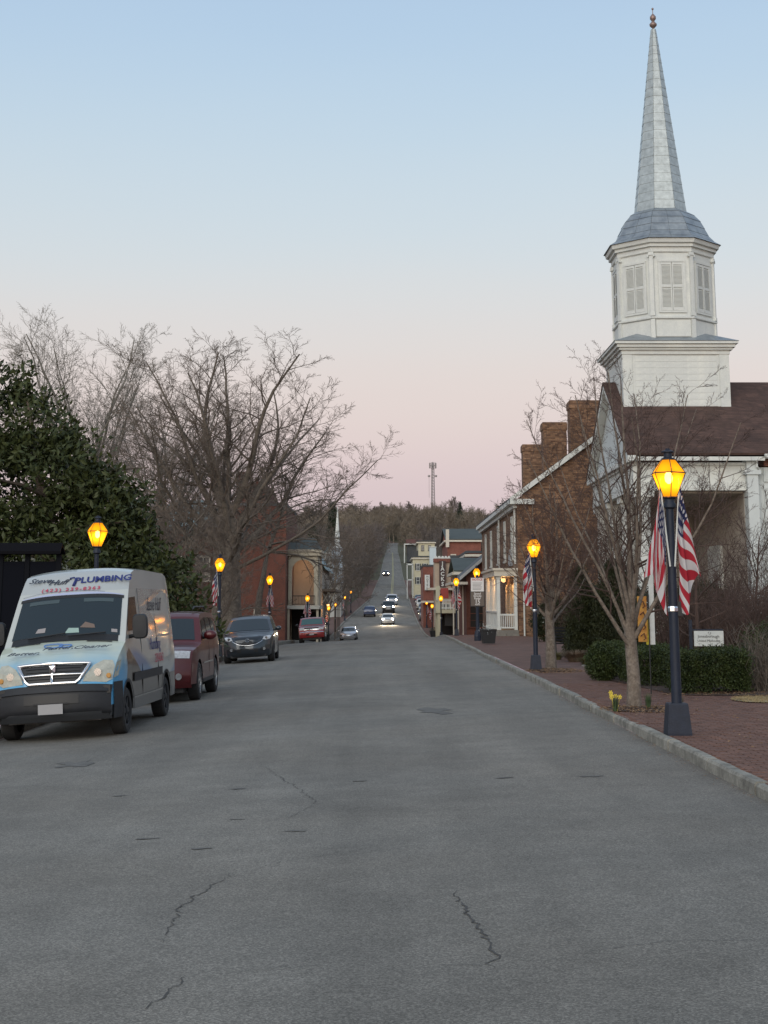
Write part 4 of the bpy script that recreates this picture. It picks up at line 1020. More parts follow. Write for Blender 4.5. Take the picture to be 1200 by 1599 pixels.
g = MB(); g.tube([at_(bh, HX0-.12, 84.35, HE-.3), at_(bh, HX0-.12, 84.35, 4.0)], .06, 6); g.build('downspout', M['white_paint'], bh); g = MB(); g.tube([at_(bh, HX0-.12, 95.8, HE-.3), at_(bh, HX0-.12, 95.8, 3.9)], .06, 6); g.build('downspout', M['white_paint'], bh); g = MB(); g.tube([at_(bh, 7.95, 83.9, 3.5), at_(bh, 7.95, 83.9, -.2)], .05, 6); g.build('downspout', M['white_paint'], bh)
# fanlight on the street wall, pale half disc
g = MB(); pts = [at_(bh, HX0-.05, 88.6+1.35*math.cos(a), 3.98+1.0*math.sin(a)) for a in [PI*i/12 for i in range(13)]]; g.prism(pts, (.04, 0, 0)); g.build('fanlight', mat('pale fanlight', (.33, .36, .38), .4), bh)
for k in range(3): window(bh, at_(bh, 11+k*2.1, 84-.004, 4.0), 'S', .9, 1.9, M['white_paint'], None) if k else None
# porch
g = MB(); TB(g, bh, 6.42, 7.648, 84.15, 93.2, -.9, .34); TB(g, bh, 6.95, 7.64, 83.7, 84.15, -.9, .12); g.build('porch_base', M['stone'], bh)
g = MB(); TB(g, bh, 6.3, 7.63, 84.0, 93.4, 3.3, 3.62); TB(g, bh, 6.2, 7.635, 83.9, 93.5, 3.62, 3.75); g.build('porch_roof', M['warm_white'], bh)
for k in range(9):
    y_ = 84.3+k*1.1; g = MB(); TB(g, bh, 6.46, 6.64, y_-.09, y_+.09, .34, 3.3); TB(g, bh, 6.42, 6.68, y_-.13, y_+.13, 3.15, 3.3); TB(g, bh, 6.43, 6.67, y_-.12, y_+.12, .34, .5); g.build('porch_post', M['white_paint'], bh)
g = MB(); TB(g, bh, 7.42, 7.6, 84.21, 84.39, .34, 3.3); g.build('porch_post', M['white_paint'], bh)
g = MB(); TB(g, bh, 6.5, 6.6, 84.4, 93.1, .5, 1.28); TB(g, bh, 6.44, 6.66, 84.4, 93.1, 1.28, 1.36); g.build('porch_panel', M['white_paint'], bh)
rl = MB(); TB(rl, bh, 6.64, 7.42, 84.25, 84.35, 1.12, 1.22); TB(rl, bh, 6.64, 7.42, 84.25, 84.35, .42, .5); rl = rl.build('railing', M['white_paint'], bh)
for k in range(7):
    g = MB(); TB(g, bh, 6.70+k*.105, 6.745+k*.105, 84.28, 84.32, .5, 1.12); o = g.build('baluster', M['white_paint'], bh); o.parent = rl
for k in range(3):
    g = MB(); y_ = 86+k*2.4; TB(g, bh, 7.56, 7.64, y_-.5, y_+.5, .5, 2.9); TB(g, bh, 7.52, 7.6, y_-.42, y_-.05, .6, 2.8); TB(g, bh, 7.52, 7.6, y_+.05, y_+.42, .6, 2.8); g.build('porch_door', M['warm_white'], bh)
g = MB(); g.lathe([(.02, 3.22), (.12, 3.2), (.14, 3.06), (.04, 3.0)], 10, *at_(bh, 7.0, 86.2, 0)[:2]); g.build('ceiling_light', M['ceiling_glow'], bh, loc=(0, 0, .1))
g = MB(); TB(g, bh, 8.85, 9.4, 83.86, 83.995, .75, 1.3); TB(g, bh, 8.9, 9.35, 83.84, 83.86, .8, 1.25); g.build('utility_box', mat('pale metal box', (.42, .46, .46), .5), bh)

# --- buildings further down the right side
def house(nm, label, x0, x1, y0, y1, z0, z1, wm, roof=None, ridge=0, axis='x', cat='building', over=.3, rm=None, trim=None):
    t = thing(nm, label, cat, ((x0+x1)/2, y0, z0))
    g = MB(); TB(g, t, x0, x1, y0, y1, z0-1.5, z1)
    xm, ym = (x0+x1)/2, (y0+y1)/2
    if ridge and axis == 'x': g.prism([at_(t, x0, ym-(ym-y0)*.999, z1), at_(t, x0, y1-.01, z1), at_(t, x0, ym, z1+ridge-.08)], (x1-x0, 0, 0))
    if ridge and axis == 'y': g.prism([at_(t, x0+.01, y0, z1), at_(t, x1-.01, y0, z1), at_(t, xm, y0, z1+ridge-.08)], (0, y1-y0, 0))
    g.build('wall', wm, t)
    if ridge:
        g = MB()
        if axis == 'x':
            for s, ye in ((1, y0-over), (-1, y1+over)): g.prism([at_(t, x0-over, ye, z1-ridge*over/(ym-y0)), at_(t, x1+over, ye, z1-ridge*over/(ym-y0)), at_(t, x1+over, ym, z1+ridge), at_(t, x0-over, ym, z1+ridge)], (0, 0, .14))
        elif axis == 'y':
            for s, xe in ((1, x0-over), (-1, x1+over)): g.prism([at_(t, xe, y0-over, z1-ridge*over/(xm-x0)), at_(t, xe, y1+over, z1-ridge*over/(xm-x0)), at_(t, xm, y1+over, z1+ridge), at_(t, xm, y0-over, z1+ridge)], (0, 0, .14))
        g.build('roof', rm, t)
    else:
        g = MB(); TB(g, t, x0-over, x1+over, y0-over, y1+over, z1+.002, z1+.25); g.build('roof', rm, t)
    if trim:
        g = MB(); TB(g, t, x0-over, x1+over, y0-over-.12, y0-.01, z1-.38, z1-.12); TB(g, t, x0-over-.12, x0-.01, y0-.01, y1+over, z1-.38, z1-.12); g.build('cornice', trim, t)
    return t
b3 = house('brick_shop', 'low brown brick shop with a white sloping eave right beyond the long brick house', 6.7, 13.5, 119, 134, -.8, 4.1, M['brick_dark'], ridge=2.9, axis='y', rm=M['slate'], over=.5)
g = MB(); g.prism([at_(b3, 6.15, 118.45, 3.62), at_(b3, 6.15, 118.45, 3.9), at_(b3, 10.1, 118.45, 7.2), at_(b3, 10.1, 118.45, 6.9)], (0, .12, 0)); g.build('rake_board', mat('grey white trim', (.36, .37, .37), .6), b3)
for k in range(4):
    g = MB(); x = 5.55+k*.42; TB(g, b3, x, x+.09, 117.5+k*.9, 117.59+k*.9, -.9, 3.3); g.build('porch_post', M['warm_white'], b3)
g = MB(); TB(g, b3, 5.4, 6.72, 117.2, 128, 3.3, 3.5); g.build('awning', M['warm_white'], b3)
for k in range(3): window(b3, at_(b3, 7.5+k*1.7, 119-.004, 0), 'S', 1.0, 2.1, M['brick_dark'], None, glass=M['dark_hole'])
b4 = house('cream_shop', 'cream sided gabled building with dark green roof behind the brown brick shop', 7.15, 12.5, 141, 152, -1.4, 4.9, M['cream'], ridge=1.25, axis='x', rm=M['green_roof'], over=.4, trim=M['warm_white'])
for k in range(4):
    g = MB(); x = 7.3+k*.42; TB(g, b4, x, x+.06, 140.94, 140.998, 2.9, 4.6); g.build('batten', M['warm_white'], b4)
window(b4, at_(b4, 9.2, 141-.004, 2.6), 'S', .9, 1.5, M['white_paint'])
# porch over the sidewalk
b5 = thing('balcony_porch', 'white two storey porch with balustrade standing over the right sidewalk', 'porch', (6.1, 133, -1.2))
for (x, y_) in ((5.05, 133.3), (6.95, 133.3), (5.05, 138), (6.95, 138)):
    g = MB(); TB(g, b5, x-.14, x+.14, y_-.14, y_+.14, -1.6, 1.0); g.build('column', M['cream'], b5)
    g = MB(); TB(g, b5, x-.1, x+.1, y_-.1, y_+.1, 1.32, 3.4); g.build('upper_post', M['cream'], b5)
g = MB(); TB(g, b5, 4.8, 7.3, 133, 138.3, 1.0, 1.32); g.build('beam', M['cream'], b5)
rl = MB(); TB(rl, b5, 5.15, 6.85, 133.25, 133.35, 2.1, 2.2); TB(rl, b5, 5.15, 6.85, 133.25, 133.35, 1.4, 1.5); TB(rl, b5, 4.99, 5.08, 133.4, 137.9, 2.1, 2.2); rl = rl.build('balustrade', M['white_paint'], b5)
for k in range(13):
    g = MB(); TB(g, b5, 5.2+k*.13, 5.25+k*.13, 133.28, 133.32, 1.5, 2.1); o = g.build('baluster', M['white_paint'], b5); o.parent = rl
g = MB(); TB(g, b5, 7.0, 7.25, 134, 139, -1.6, 3.4); TB(g, b5, 5.0, 7.0, 138.4, 139, -1.6, 1.0); g.build('wall', M['brick_dark'], b5)
g = MB(); TB(g, b5, 5.6, 6.5, 133.9, 134.05, -.1, .9); g.build('hanging_sign', M['black'], b5)
g = MB(); TB(g, b5, 5.5, 6.6, 138.2, 138.39, -1.4, .7); g.build('door', M['dark_hole'], b5)
g = MB(); TB(g, b5, 5.2, 5.9, 133.1, 133.2, 2.3, 3.2); g.build('red_banner', mat('faded red banner', (.32, .06, .05), .8), b5)
# theatre
b6 = house('theatre', 'brick theatre with cream front tower and a tall dark vertical sign', 7.95, 13, 172, 190, -1.6, 7.1, M['brick_far'], rm=M['slate'], over=.1)
g = MB(); TB(g, b6, 6.05, 7.93, 172.2, 176, -1.6, 7.0); g.build('front_tower', mat('pinkish cream stucco', (.44, .35, .27), .85, var=.1), b6)
for k in range(5):
    cx = 6.22+k*.38; pts = [at_(b6, cx+.19*math.cos(a), 172.05, 7.0+.3*math.sin(a)) for a in [PI*i/6 for i in range(7)]]; MB().prism(pts, (0, .3, 0)).build('scallop', M['white_paint'], b6)
g = MB(); TB(g, b6, 5.9, 8.05, 172.0, 172.19, 6.55, 6.98); g.build('parapet', M['brick_far'], b6)
sg = MB(); TB(sg, b6, 6.58, 7.32, 171.7, 171.95, 3.75, 6.72, ); sg = sg.build('vertical_sign', mat('dark brown sign', (.05, .025, .025), .6), b6)
for k, c in enumerate("JACKS"):
    o = text(c, b6, M['white_paint'], .62, at_(b6, 6.95, 171.68, 6.38-k*.58), (PI/2, 0, 0), name='letter', ext=.01, bold=.02)
g = MB(); TB(g, b6, 5.2, 8.4, 171.0, 176, 3.4, 3.66); g.build('marquee', M['warm_white'], b6)
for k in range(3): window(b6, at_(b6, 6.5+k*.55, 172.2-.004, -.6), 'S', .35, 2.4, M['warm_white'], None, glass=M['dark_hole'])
b6b = house('brick_shop', 'narrow red brick shop left of the theatre with a white vertical sign', 5.3, 7.2, 193, 205, -1.2, 6.6, M['brick_far'], rm=M['slate'], over=.08)
g = MB(); TB(g, b6b, 5.5, 6.15, 192.6, 192.8, 3.6, 5.55); g.build('sign_board', M['white_paint'], b6b)
for k, c in enumerate("HOTEL"): text(c, b6b, M['black'], .38, at_(b6b, 5.83, 192.58, 5.3-k*.35), (PI/2, 0, 0), name='letter', ext=.005)
g = MB(); TB(g, b6b, 5.0, 7.0, 191.5, 193, 2.0, 2.25); g.build('awning', M['warm_white'], b6b)
b7 = house('brick_block', 'big red brick building with green roof and pale cornice above the theatre', 10.1, 15.3, 230, 250, 0, 11.7, M['brick_far'], ridge=2.0, axis='x', rm=M['green_roof'], over=.35, trim=M['warm_white'])
for k in range(3): window(b7, at_(b7, 11+k*1.6, 230-.004, 8.0), 'S', .6, 1.3, M['warm_white'], None, mull=(1, 2))
g = MB(); TB(g, b7, 9.85, 10.35, 229.5, 230.2, 10.5, 13.2); g.build('chimney', M['warm_white'], b7)
b8 = house('brick_block', 'lower red brick building with pale cornice right above the brown shop roof', 9.2, 14.5, 160, 176, -1, 7.2, M['brick_far'], rm=M['slate'], over=.2, trim=M['warm_white'])
b8b = house('green_roofed_shop', 'shop with dark green metal roof between theatre and brown brick shop', 7.9, 11.5, 154, 159.5, -1, 5.7, M['brick_far'], ridge=.75, axis='x', rm=M['green_roof'], over=.3, trim=M['warm_white'])
b9 = house('cream_house', 'tall cream house with dark shutters behind the theatre sign', 6.2, 9.6, 300, 316, 2.6, 11.2, M['cream'], rm=M['slate'], over=.2, trim=M['warm_white'])
M['shutter_dark'] = mat('dark shutter', (.03, .035, .035), .7)
for x in (7.2, 8.6):
    for z in (8.6, 5.9): window(b9, at_(b9, x, 300-.004, z), 'S', .55, 1.3, M['white_paint'], M['shutter_dark'], mull=(2, 2), surround=.06)
g = MB(); TB(g, b9, 4.95, 5.1, 299.6, 299.75, 2.0, 9.8); TB(g, b9, 6.1, 6.25, 299.6, 299.75, 2.0, 9.8); TB(g, b9, 4.95, 6.25, 299.6, 303, 9.6, 9.9); TB(g, b9, 4.95, 6.25, 299.6, 303, 6.6, 6.8); g.build('side_porch', M['white_paint'], b9)
b10 = house('cream_house', 'upper cream house with a flat dark roof on the slope', 8.4, 12.2, 345, 362, 5.4, 16.2, M['cream'], rm=M['slate'], over=.3, trim=M['warm_white'])
for x in (9.4, 11.0): window(b10, at_(b10, x, 345-.004, 14.1), 'S', .6, 1.2, M['shutter_dark'], None, mull=(1, 2), surround=.05)
g = MB(); TB(g, b10, 7.0, 8.4, 346, 352, 5.4, 14.2); g.build('side_wing', M['slate'], b10)
b11 = thing('stair_tower', 'small pale blue white block beside the upper cream house', 'building', (10.2, 296, 9))
g = MB(); TB(g, b11, 9.45, 10.75, 296, 298, 3.0, 13.0); g.build('wall', mat('pale blue white', (.5, .58, .62), .7), b11); g = MB(); TB(g, b11, 9.38, 10.82, 295.9, 298.1, 13.002, 13.15); g.build('roof', M['white_paint'], b11)
b12 = house('cottage', 'small dark cottage with pale porch post beside the road on the hill', 9.6, 14.5, 560, 572, 19, 24.2, M['slate'], ridge=2.0, axis='x', rm=M['brick_dark'], over=.5)
g = MB(); TB(g, b12, 8.2, 8.6, 559, 559.4, 17, 24); TB(g, b12, 8.2, 13, 558.8, 560, 24, 24.4); g.build('porch_post', M['white_paint'], b12)
b13 = house('cottage', 'small pale cottage half hidden left of the road near the hilltop', -4.5, -.5, 800, 812, 29.5, 33.5, mat('pale cottage', (.28, .26, .23), .8), ridge=2.4, axis='y', rm=M['slate'], over=.5)

# --- left side
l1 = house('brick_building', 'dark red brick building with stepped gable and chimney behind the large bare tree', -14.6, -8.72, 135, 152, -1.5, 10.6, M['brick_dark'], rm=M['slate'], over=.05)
g = MB(); TB(g, l1, -13.3, -10.7, 135.05, 150, 10.62, 12.7); g.build('stepped_gable', M['brick_dark'], l1)
g = MB(); TB(g, l1, -13.3, -12.55, 135.0, 136.2, 12.7, 13.7); g.build('chimney', M['brick_dark'], l1); g = MB(); TB(g, l1, -11.6, -11.3, 135.0, 136.2, 12.7, 13.2); g.build('chimney', M['brick_dark'], l1)
g = MB(); TB(g, l1, -11.55, -11.15, 134.9, 134.995, .9, 1.35); g.build('notice_plate', M['warm_white'], l1)
l2 = thing('arched_porch', 'two storey porch with tall arches and lit cream wall over a dark ground floor', 'porch', (-7.4, 138, -1.7))
xs0, xs1 = -8.66, -5.95
def arch_panel(x0, x1, z0, z1, xa, xb, zs, n=10):
    """rectangular panel with an arched opening xa..xb springing at zs"""
    r_ = (xb-xa)/2; cx = (xa+xb)/2; ztop = zs+r_*1.0
    F_ = []
    V_ = []
    arc = [(cx-r_*math.cos(PI*i/n), zs+r_*math.sin(PI*i/n)) for i in range(n+1)]
    m_ = MB()
    for th_, yy in ((0, 0),):
        pass
    left = [(x0, z0), (xa, z0), (xa, zs)]
    def pr(poly): m_.prism([(p[0], 0, p[1]) for p in poly], (0, .18, 0))
    pr([(x0, z0), (xa, z0), (xa, zs), (x0, zs)]); pr([(xb, z0), (x1, z0), (x1, zs), (xb, zs)])
    for i in range(n):
        a, b = arc[i], arc[i+1]; pr([a, b, (b[0], z1), (a[0], z1)])
    pr([(x0, zs), (xa, zs), (xa, z1), (x0, z1)]); pr([(xb, zs), (x1, zs), (x1, z1), (xb, z1)])
    return m_
tan = mat('tan painted trim', (.40, .36, .28), .8, var=.15)
a0 = at_(l2, xs0, 138, 0); a1 = at_(l2, xs1, 138, 0)
g = arch_panel(a0[0], a1[0], 1.7+1.7, 6.2+1.7, a0[0]+.35, a1[0]-.35, 4.85+1.7); g.build('arch', tan, l2)
g = arch_panel(0, 5.8, 3.4, 7.9, .5, 2.6, 6.6); o = g.build('arch', tan, l2, loc=(a1[0], .2, 0), rz=PI/2)
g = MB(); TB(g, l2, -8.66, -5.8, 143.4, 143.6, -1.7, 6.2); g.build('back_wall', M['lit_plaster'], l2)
g = MB(); TB(g, l2, -8.68, -8.5, 138.2, 143.4, 1.7, 6.2); g.build('side_wall', M['brick_dark'], l2)
g = MB(); TB(g, l2, -8.9, -5.7, 137.7, 144, 6.2, 6.5); TB(g, l2, -9.0, -5.6, 137.6, 144.1, 6.5, 6.75); g.build('cornice', tan, l2)
g = MB(); g.prism([at_(l2, -9, 137.6, 6.76), at_(l2, -5.6, 137.6, 6.76), at_(l2, -6.4, 141.5, 7.9), at_(l2, -9, 141.5, 7.9)], (0, .3, .08)); g.build('roof', M['green_roof'], l2)
g = MB(); TB(g, l2, -8.8, -5.75, 137.8, 144, 1.35, 1.68); g.build('beam', mat('grey white beam', (.42, .42, .38), .7), l2)
for x in (-8.6, -5.95):
    for y_ in (138.1, 143.2): g = MB(); TB(g, l2, x-.1, x+.1, y_-.1, y_+.1, -2.0, 1.35); g.build('column', tan, l2)
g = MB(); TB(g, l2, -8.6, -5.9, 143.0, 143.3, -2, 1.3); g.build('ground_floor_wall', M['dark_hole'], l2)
rl = MB(); TB(rl, l2, -8.3, -6.2, 137.9, 137.96, 2.5, 2.58); TB(rl, l2, -8.3, -6.2, 137.9, 137.96, 1.75, 1.82); rl = rl.build('railing', M['black'], l2)
for k in range(16): g = MB(); TB(g, l2, -8.25+k*.135, -8.22+k*.135, 137.92, 137.94, 1.82, 2.5); o = g.build('baluster', M['black'], l2); o.parent = rl
timber = mat('weathered timber', (.13, .10, .075), .85, var=.2)
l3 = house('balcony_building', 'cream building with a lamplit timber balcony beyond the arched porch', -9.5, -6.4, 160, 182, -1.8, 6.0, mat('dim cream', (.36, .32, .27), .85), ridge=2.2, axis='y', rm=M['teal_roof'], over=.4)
g = MB(); TB(g, l3, -6.35, -4.9, 158, 180, 3.15, 3.4); g.build('balcony_roof', timber, l3)
for k in range(5):
    g = MB(); y_ = 158.3+k*5; TB(g, l3, -5.06, -4.98, y_, y_+.08, -1.9, 3.15); g.build('post', timber, l3)
g = MB()
for k in range(2):
    x = -6.3+k*.68; g.tube([at_(l3, x, 158.1, 1.9), at_(l3, x+.66, 158.1, 3.0)], .04, 4); g.tube([at_(l3, x, 158.1, 3.0), at_(l3, x+.66, 158.1, 1.9)], .04, 4)
g.build('cross_brace', tan, l3)
g = MB(); TB(g, l3, -5.9, -5.6, 159, 159.3, 1.6, 1.8); g.build('ceiling_light', M['ceiling_glow'], l3)
for z in (3.6,): window(l3, at_(l3, -8.2, 160-.004, z), 'S', .8, 1.6, M['white_paint'], None, glass=M['dark_hole'])
l4 = house('small_church', 'distant church with pale teal roof and slim white spire behind the balcony', -9.6, -6.2, 226, 240, -.6, 8.2, mat('far white', (.42, .43, .42), .8), ridge=2.6, axis='y', rm=M['teal_roof'], over=.3)
g = MB(); TB(g, l4, -7.6, -6.0, 225, 226.6, 5, 10.2); g.build('tower', mat('blue grey louvre', (.3, .36, .42), .7), l4)
g = MB(); g.lathe([(.75, 10.2), (.45, 10.6), (.38, 11.6), (.28, 13.0), (.02, 16.6)], 8, *at_(l4, -6.8, 225.8, 0)[:2]); g.build('spire', M['white_paint'], l4, loc=(0, 0, .6))
l5 = house('house', 'house with pale metallic blue hip roof and brick chimney above the magnolia', -16.6, -11.2, 105, 117, .5, 6.9, M['brick_dark'], rm=M['slate'], over=.3)
e0 = [at_(l5, x, y_, 7.16) for x, y_ in ((-17, 104.6), (-10.8, 104.6), (-10.8, 117.4), (-17, 117.4))]; e1 = [at_(l5, x, y_, 9.3) for x, y_ in ((-15.3, 109), (-13.0, 109), (-13.0, 113), (-15.3, 113))]
MB().ring_loft([e0, e1]).build('hip_roof', M['teal_roof'], l5)
g = MB(); TB(g, l5, -16.2, -15.6, 106, 106.8, 7.2, 9.9); g.build('chimney', M['brick_far'], l5)
for x in (-14.5, -12.6): window(l5, at_(l5, x, 105-.004, 3.4), 'S', .8, 1.6, M['warm_white'], None)
# kiosk
ks = thing('notice_kiosk', 'dark notice board shelter with small roof behind the van under the magnolia', 'notice board', (-7.45, 31.6, ground_z(-7.45, 31.6)))
for x in (-.62, -.06, .6): MB().box(x-.05, x+.05, -.05, .05, -.2, 3.0).build('post', mat('matt black post', (.008, .009, .012), .95, spec=.1), ks)
MB().box(-.68, -.12, -.03, .03, .9, 2.85).build('board', mat('dark board', (.006, .007, .011), .95, spec=.1), ks)
MB().box(-.00, .55, -.03, .03, .9, 2.85).build('board', MATS['dark board'], ks)
g = MB(); g.prism([(-.72, -.25, 3.0), (.68, -.25, 3.0), (.66, 0, 3.18), (-.70, 0, 3.18)], (0, 0, .06)); g.prism([(-.72, .25, 3.0), (.68, .25, 3.0), (.66, 0, 3.18), (-.70, 0, 3.18)], (0, 0, .06)); g.build('roof', mat('matt black roof', (.006, .006, .008), .95, spec=.1), ks)
# utility cabinet, fence
cb = thing('utility_cabinet', 'pale green utility cabinet behind the lamp left of the dark crossover', 'cabinet', (-6.95, 60.5, ground_z(-6.95, 60)))
MB().box(-.3, .3, -.2, .2, -.05, .72, b=.03).build('body', mat('pale green enamel', (.25, .33, .27), .5), cb); MB().box(-.34, .34, -.24, .24, .722, .8, b=.02).build('lid', mat('white enamel', (.5, .55, .54), .5), cb)
fe = thing('iron_fence', 'low dark iron fence on the bank behind the left lamp posts', 'fence', (-9.2, 56, ground_z(-9.2, 56)))
for k in range(24): MB().box(-.01, .01, k*.75-.01, k*.75+.01, -.2, 1.0).build('picket', M['black'], fe)
for z in (.15, .9): MB().box(-.012, .012, -.1, 17.4, z, z+.03).build('rail', M['black'], fe)
# radio tower
rt = thing('radio_tower', 'slim radio mast with antenna drums above the far hill woods', 'radio mast', (43, 1250, ground_z(43, 1250)))
H_ = 121-ground_z(43, 1250)
g = MB()
for k in range(3):
    a = k*2*PI/3+.4; g.tube([(2.0*math.cos(a), 2.0*math.sin(a), 0), (1.0*math.cos(a), 1.0*math.sin(a), H_)], [.4, .3], 4)
for k in range(24):
    z = H_*k/24; s1 = 2.0-1.0*k/24; z2 = H_*(k+1)/24
    for q in range(3): a, b = q*2*PI/3+.4, (q+1)*2*PI/3+.4; g.tube([(s1*math.cos(a), s1*math.sin(a), z), (s1*math.cos(b), s1*math.sin(b), z2)], .14, 3)
mm_ = mat('galvanised mast', (.30, .27, .27), .7); g.build('mast', mm_, rt)
g = MB()
for k in range(10):
    a = k*PI/5; g.box(2.7*math.cos(a)-.4, 2.7*math.cos(a)+.4, 2.7*math.sin(a)-.3, 2.7*math.sin(a)+.3, H_-5.2, H_-.6)
g.lathe([(2.6, H_-3.1), (2.6, H_-2.8)], 12); g.build('antenna_array', mm_, rt)
for x in (-3.2, 2.6): MB().lathe([(.9, H_-12.6), (1.1, H_-11.8), (.9, H_-11)], 8, x, 0).build('dish', mm_, rt)
MB().tube([(-3.2, 0, H_-30), (-3.2, 0, H_-11)], .12, 4).build('cable', mm_, rt)

# ------------------------------------------------------------------ lamps
def make_lamp():
    t = thing('street_lamp', 'x', 'street lamp')
    g = MB(); q = lambda r_, z: (r_*1.4142, z)
    g.lathe([q(.155, 0), q(.155, .03), q(.125, .38), q(.118, .40)], 4, rot=PI/4); g.build('base_box', M['navy_iron'], t)
    MB().lathe([(.068, .38), (.062, 1.6), (.05, 2.9), (.05, 2.92)], 8).build('pole', M['navy_iron'], t, smooth=60)
    MB().lathe([(.066, 1.55), (.072, 1.56), (.072, 1.60), (.064, 1.62)], 8).build('clamp_band', M['chrome'], t)
    MB().box(.05, .12, -.03, .03, 1.50, 1.68).build('socket_box', M['black'], t)
    MB().lathe([(.052, 2.88), (.085, 2.90), (.085, 2.94), (.065, 2.97), (.07, 3.01), (.098, 3.03)], 12).build('neck', M['navy_iron'], t, smooth=40)
    lv = [(.10, 3.03), (.232, 3.35), (.10, 3.53)]
    la = MB()
    hexp = lambda r_, z: [(r_*math.cos(PI/6+k*PI/3), r_*math.sin(PI/6+k*PI/3), z) for k in range(6)]
    for k in range(6):
        p = [Vector(hexp(r_, z)[k]) for r_, z in lv]; la.tube(p, .0055, 4)
    for r_, z in lv:
        h = hexp(r_, z)
        for k in range(6): la.tube([h[k], h[(k+1) % 6]], .0075 if z > 3.1 else .011, 4)
    fo = la.build('lantern_frame', M['navy_iron'], t)
    for (a, b) in ((0, 1), (1, 2)):
        h0, h1 = hexp(lv[a][0]-.006, lv[a][1]), hexp(lv[b][0]-.006, lv[b][1])
        for k in range(6):
            MB().poly([h0[k], h0[(k+1) % 6], h1[(k+1) % 6], h1[k]]).build('pane', M['lantern'], fo)
    MB().lathe([(.09, 3.525), (.09, 3.545), (.055, 3.56), (.055, 3.62), (.085, 3.625), (.085, 3.64), (.03, 3.66), (.03, 3.68)], 12).build('cap', M['navy_iron'], t, smooth=40)
    b = MB().lathe([(.015, 3.21), (.045, 3.24), (.055, 3.29), (.045, 3.34), (.015, 3.37)], 10).build('bulb', M['bulb'], t, smooth=170)
    l = bpy.data.lights.new('lamp_light', 'POINT'); l.energy = 75; l.color = (1, .46, .12); l.shadow_soft_size = .09
    lo = bpy.data.objects.new('lamp_light', l); C.objects.link(lo); lo.location = (0, 0, 3.27); lo.parent = t
    return t
lamp0 = make_lamp(); first = True
LAMPS = [ # x, y, z, lean, label, flags (side, flip) list
 (3.67, 18.9, None, .045, 'nearest street lamp, dark blue post with two flags before the church', ((1, 0), (-1, 1))),
 (3.82, 37.5, None, .02, 'second lamp on the right, one gathered flag hanging at its left', ((-1, 2),)),
 (4.62, 73, None, .0, 'lamp glowing above the brown speed sign near the crest', ()),
 (4.46, 90, None, 0, 'lamp with one reddish lit flag just left of the brown speed sign', ((-1, 1), (1, 0))),
 (4.95, 126, None, 0, 'lamp standing before the white two storey porch', ()),
 (5.5, 165, None, 0, 'small lamp right of the kerb before the narrow brick shop', ((-1, 0),)),
 (5.7, 192, None, 0, 'leftmost lamp on the right side of the far street', ((1, 1),)),
 (-6.32, 33, None, 0, 'nearest lamp on the left, glowing against the magnolia behind the van', ()),
 (-6.3, 58, None, .0, 'lamp left of the dark crossover with a drooping flag', ((-1, 2),)),
 (-6.38, 85, None, 0, 'lamp above the dark crossover, flag folded into chevrons', ((0, 3),)),
 (-6.22, 125, None, 0, 'lamp with two flags before the arched porch', ((-1, 1), (1, 0))),
 (-5.7, 160, None, 0, 'lamp just right of the arched porch', ((-1, 0),)),
 (-5.75, 185, None, 0, 'lowest glowing lamp beneath the timber balcony', ()),
 (-5.35, 215, None, 0, 'faint lamp right of the timber balcony', ((-1, 1),)),
 (-5.0, 240, None, 0, 'farthest left lamp above the silver car', ((-1, 0),)),
]
GLAMP = 'lantern street lamps along both kerbs'
def flag_cloth(side, style, seed):
    """2x3 ft flag on a steep short staff; u down the hanging fly, v across; the drape winds the stripes round diagonally"""
    NU, NV = 30, 20; g = MB(); P = []; UV = []
    ho = Vector((.055*side if side else .05, 0, .62)); sx = side if side else 1; Lf = {0: .98, 1: .92, 2: 1.0, 3: .95}[style]
    for i in range(NV+1):
        v = i/NV; row = []
        for j in range(NU+1):
            u = j/NU; p = ho*v
            wd = .15+.13*u if style != 2 else .20+.14*math.sin(PI*min(1, u*1.1))
            x = p.x + sx*(.012+v*wd*u*.75 + .03*u)*(1 if style != 2 else 1)
            z = p.z - Lf*u*(.92+.16*v) - .10*u*math.sin(v*7+seed)
            if style == 3: x = .42*(v-.5)*(.35+.65*min(1, u*1.6)); z = .30-Lf*u*1.02+.22*abs(v-.5)*(1-u)-.10*abs(v-.5)
            y_ = .05*math.sin(v*10+u*2.5+seed)*(.25+u)+.025*math.sin(v*19+seed*2-u*3)*u
            x += .014*math.sin(v*12+u*6+seed)*u
            row.append((x, y_, z))
            if style == 3: vv_ = .50+.75*abs(v-.5)+.02-.55*u
            elif style == 1: vv_ = 1.0-.55*abs(v-.35)*1.5-.60*u*(1 if v > .35 else .4)
            else: vv_ = .40+.58*v-.62*u*(1 if style == 0 else .7)
            UV.append((u, vv_ if vv_ < .995 else .995))
        P.append(row)
    g.grid(P); me = g.mesh('cloth', M['flag'], 170)
    uvl = me.uv_layers.new(name='UVMap')
    for lp in me.loops: uvl.data[lp.index].uv = UV[lp.vertex_index]
    return me, ho
cloths = {}
GF = 'striped flags hanging from the lamp posts'
FL = {0: ['striped flag right of the nearest lamp post, stars at the top', 'lamplit striped flag left of the nearest lamp post'], 1: ['gathered striped flag hanging left of the second right lamp']}
nflag = 0
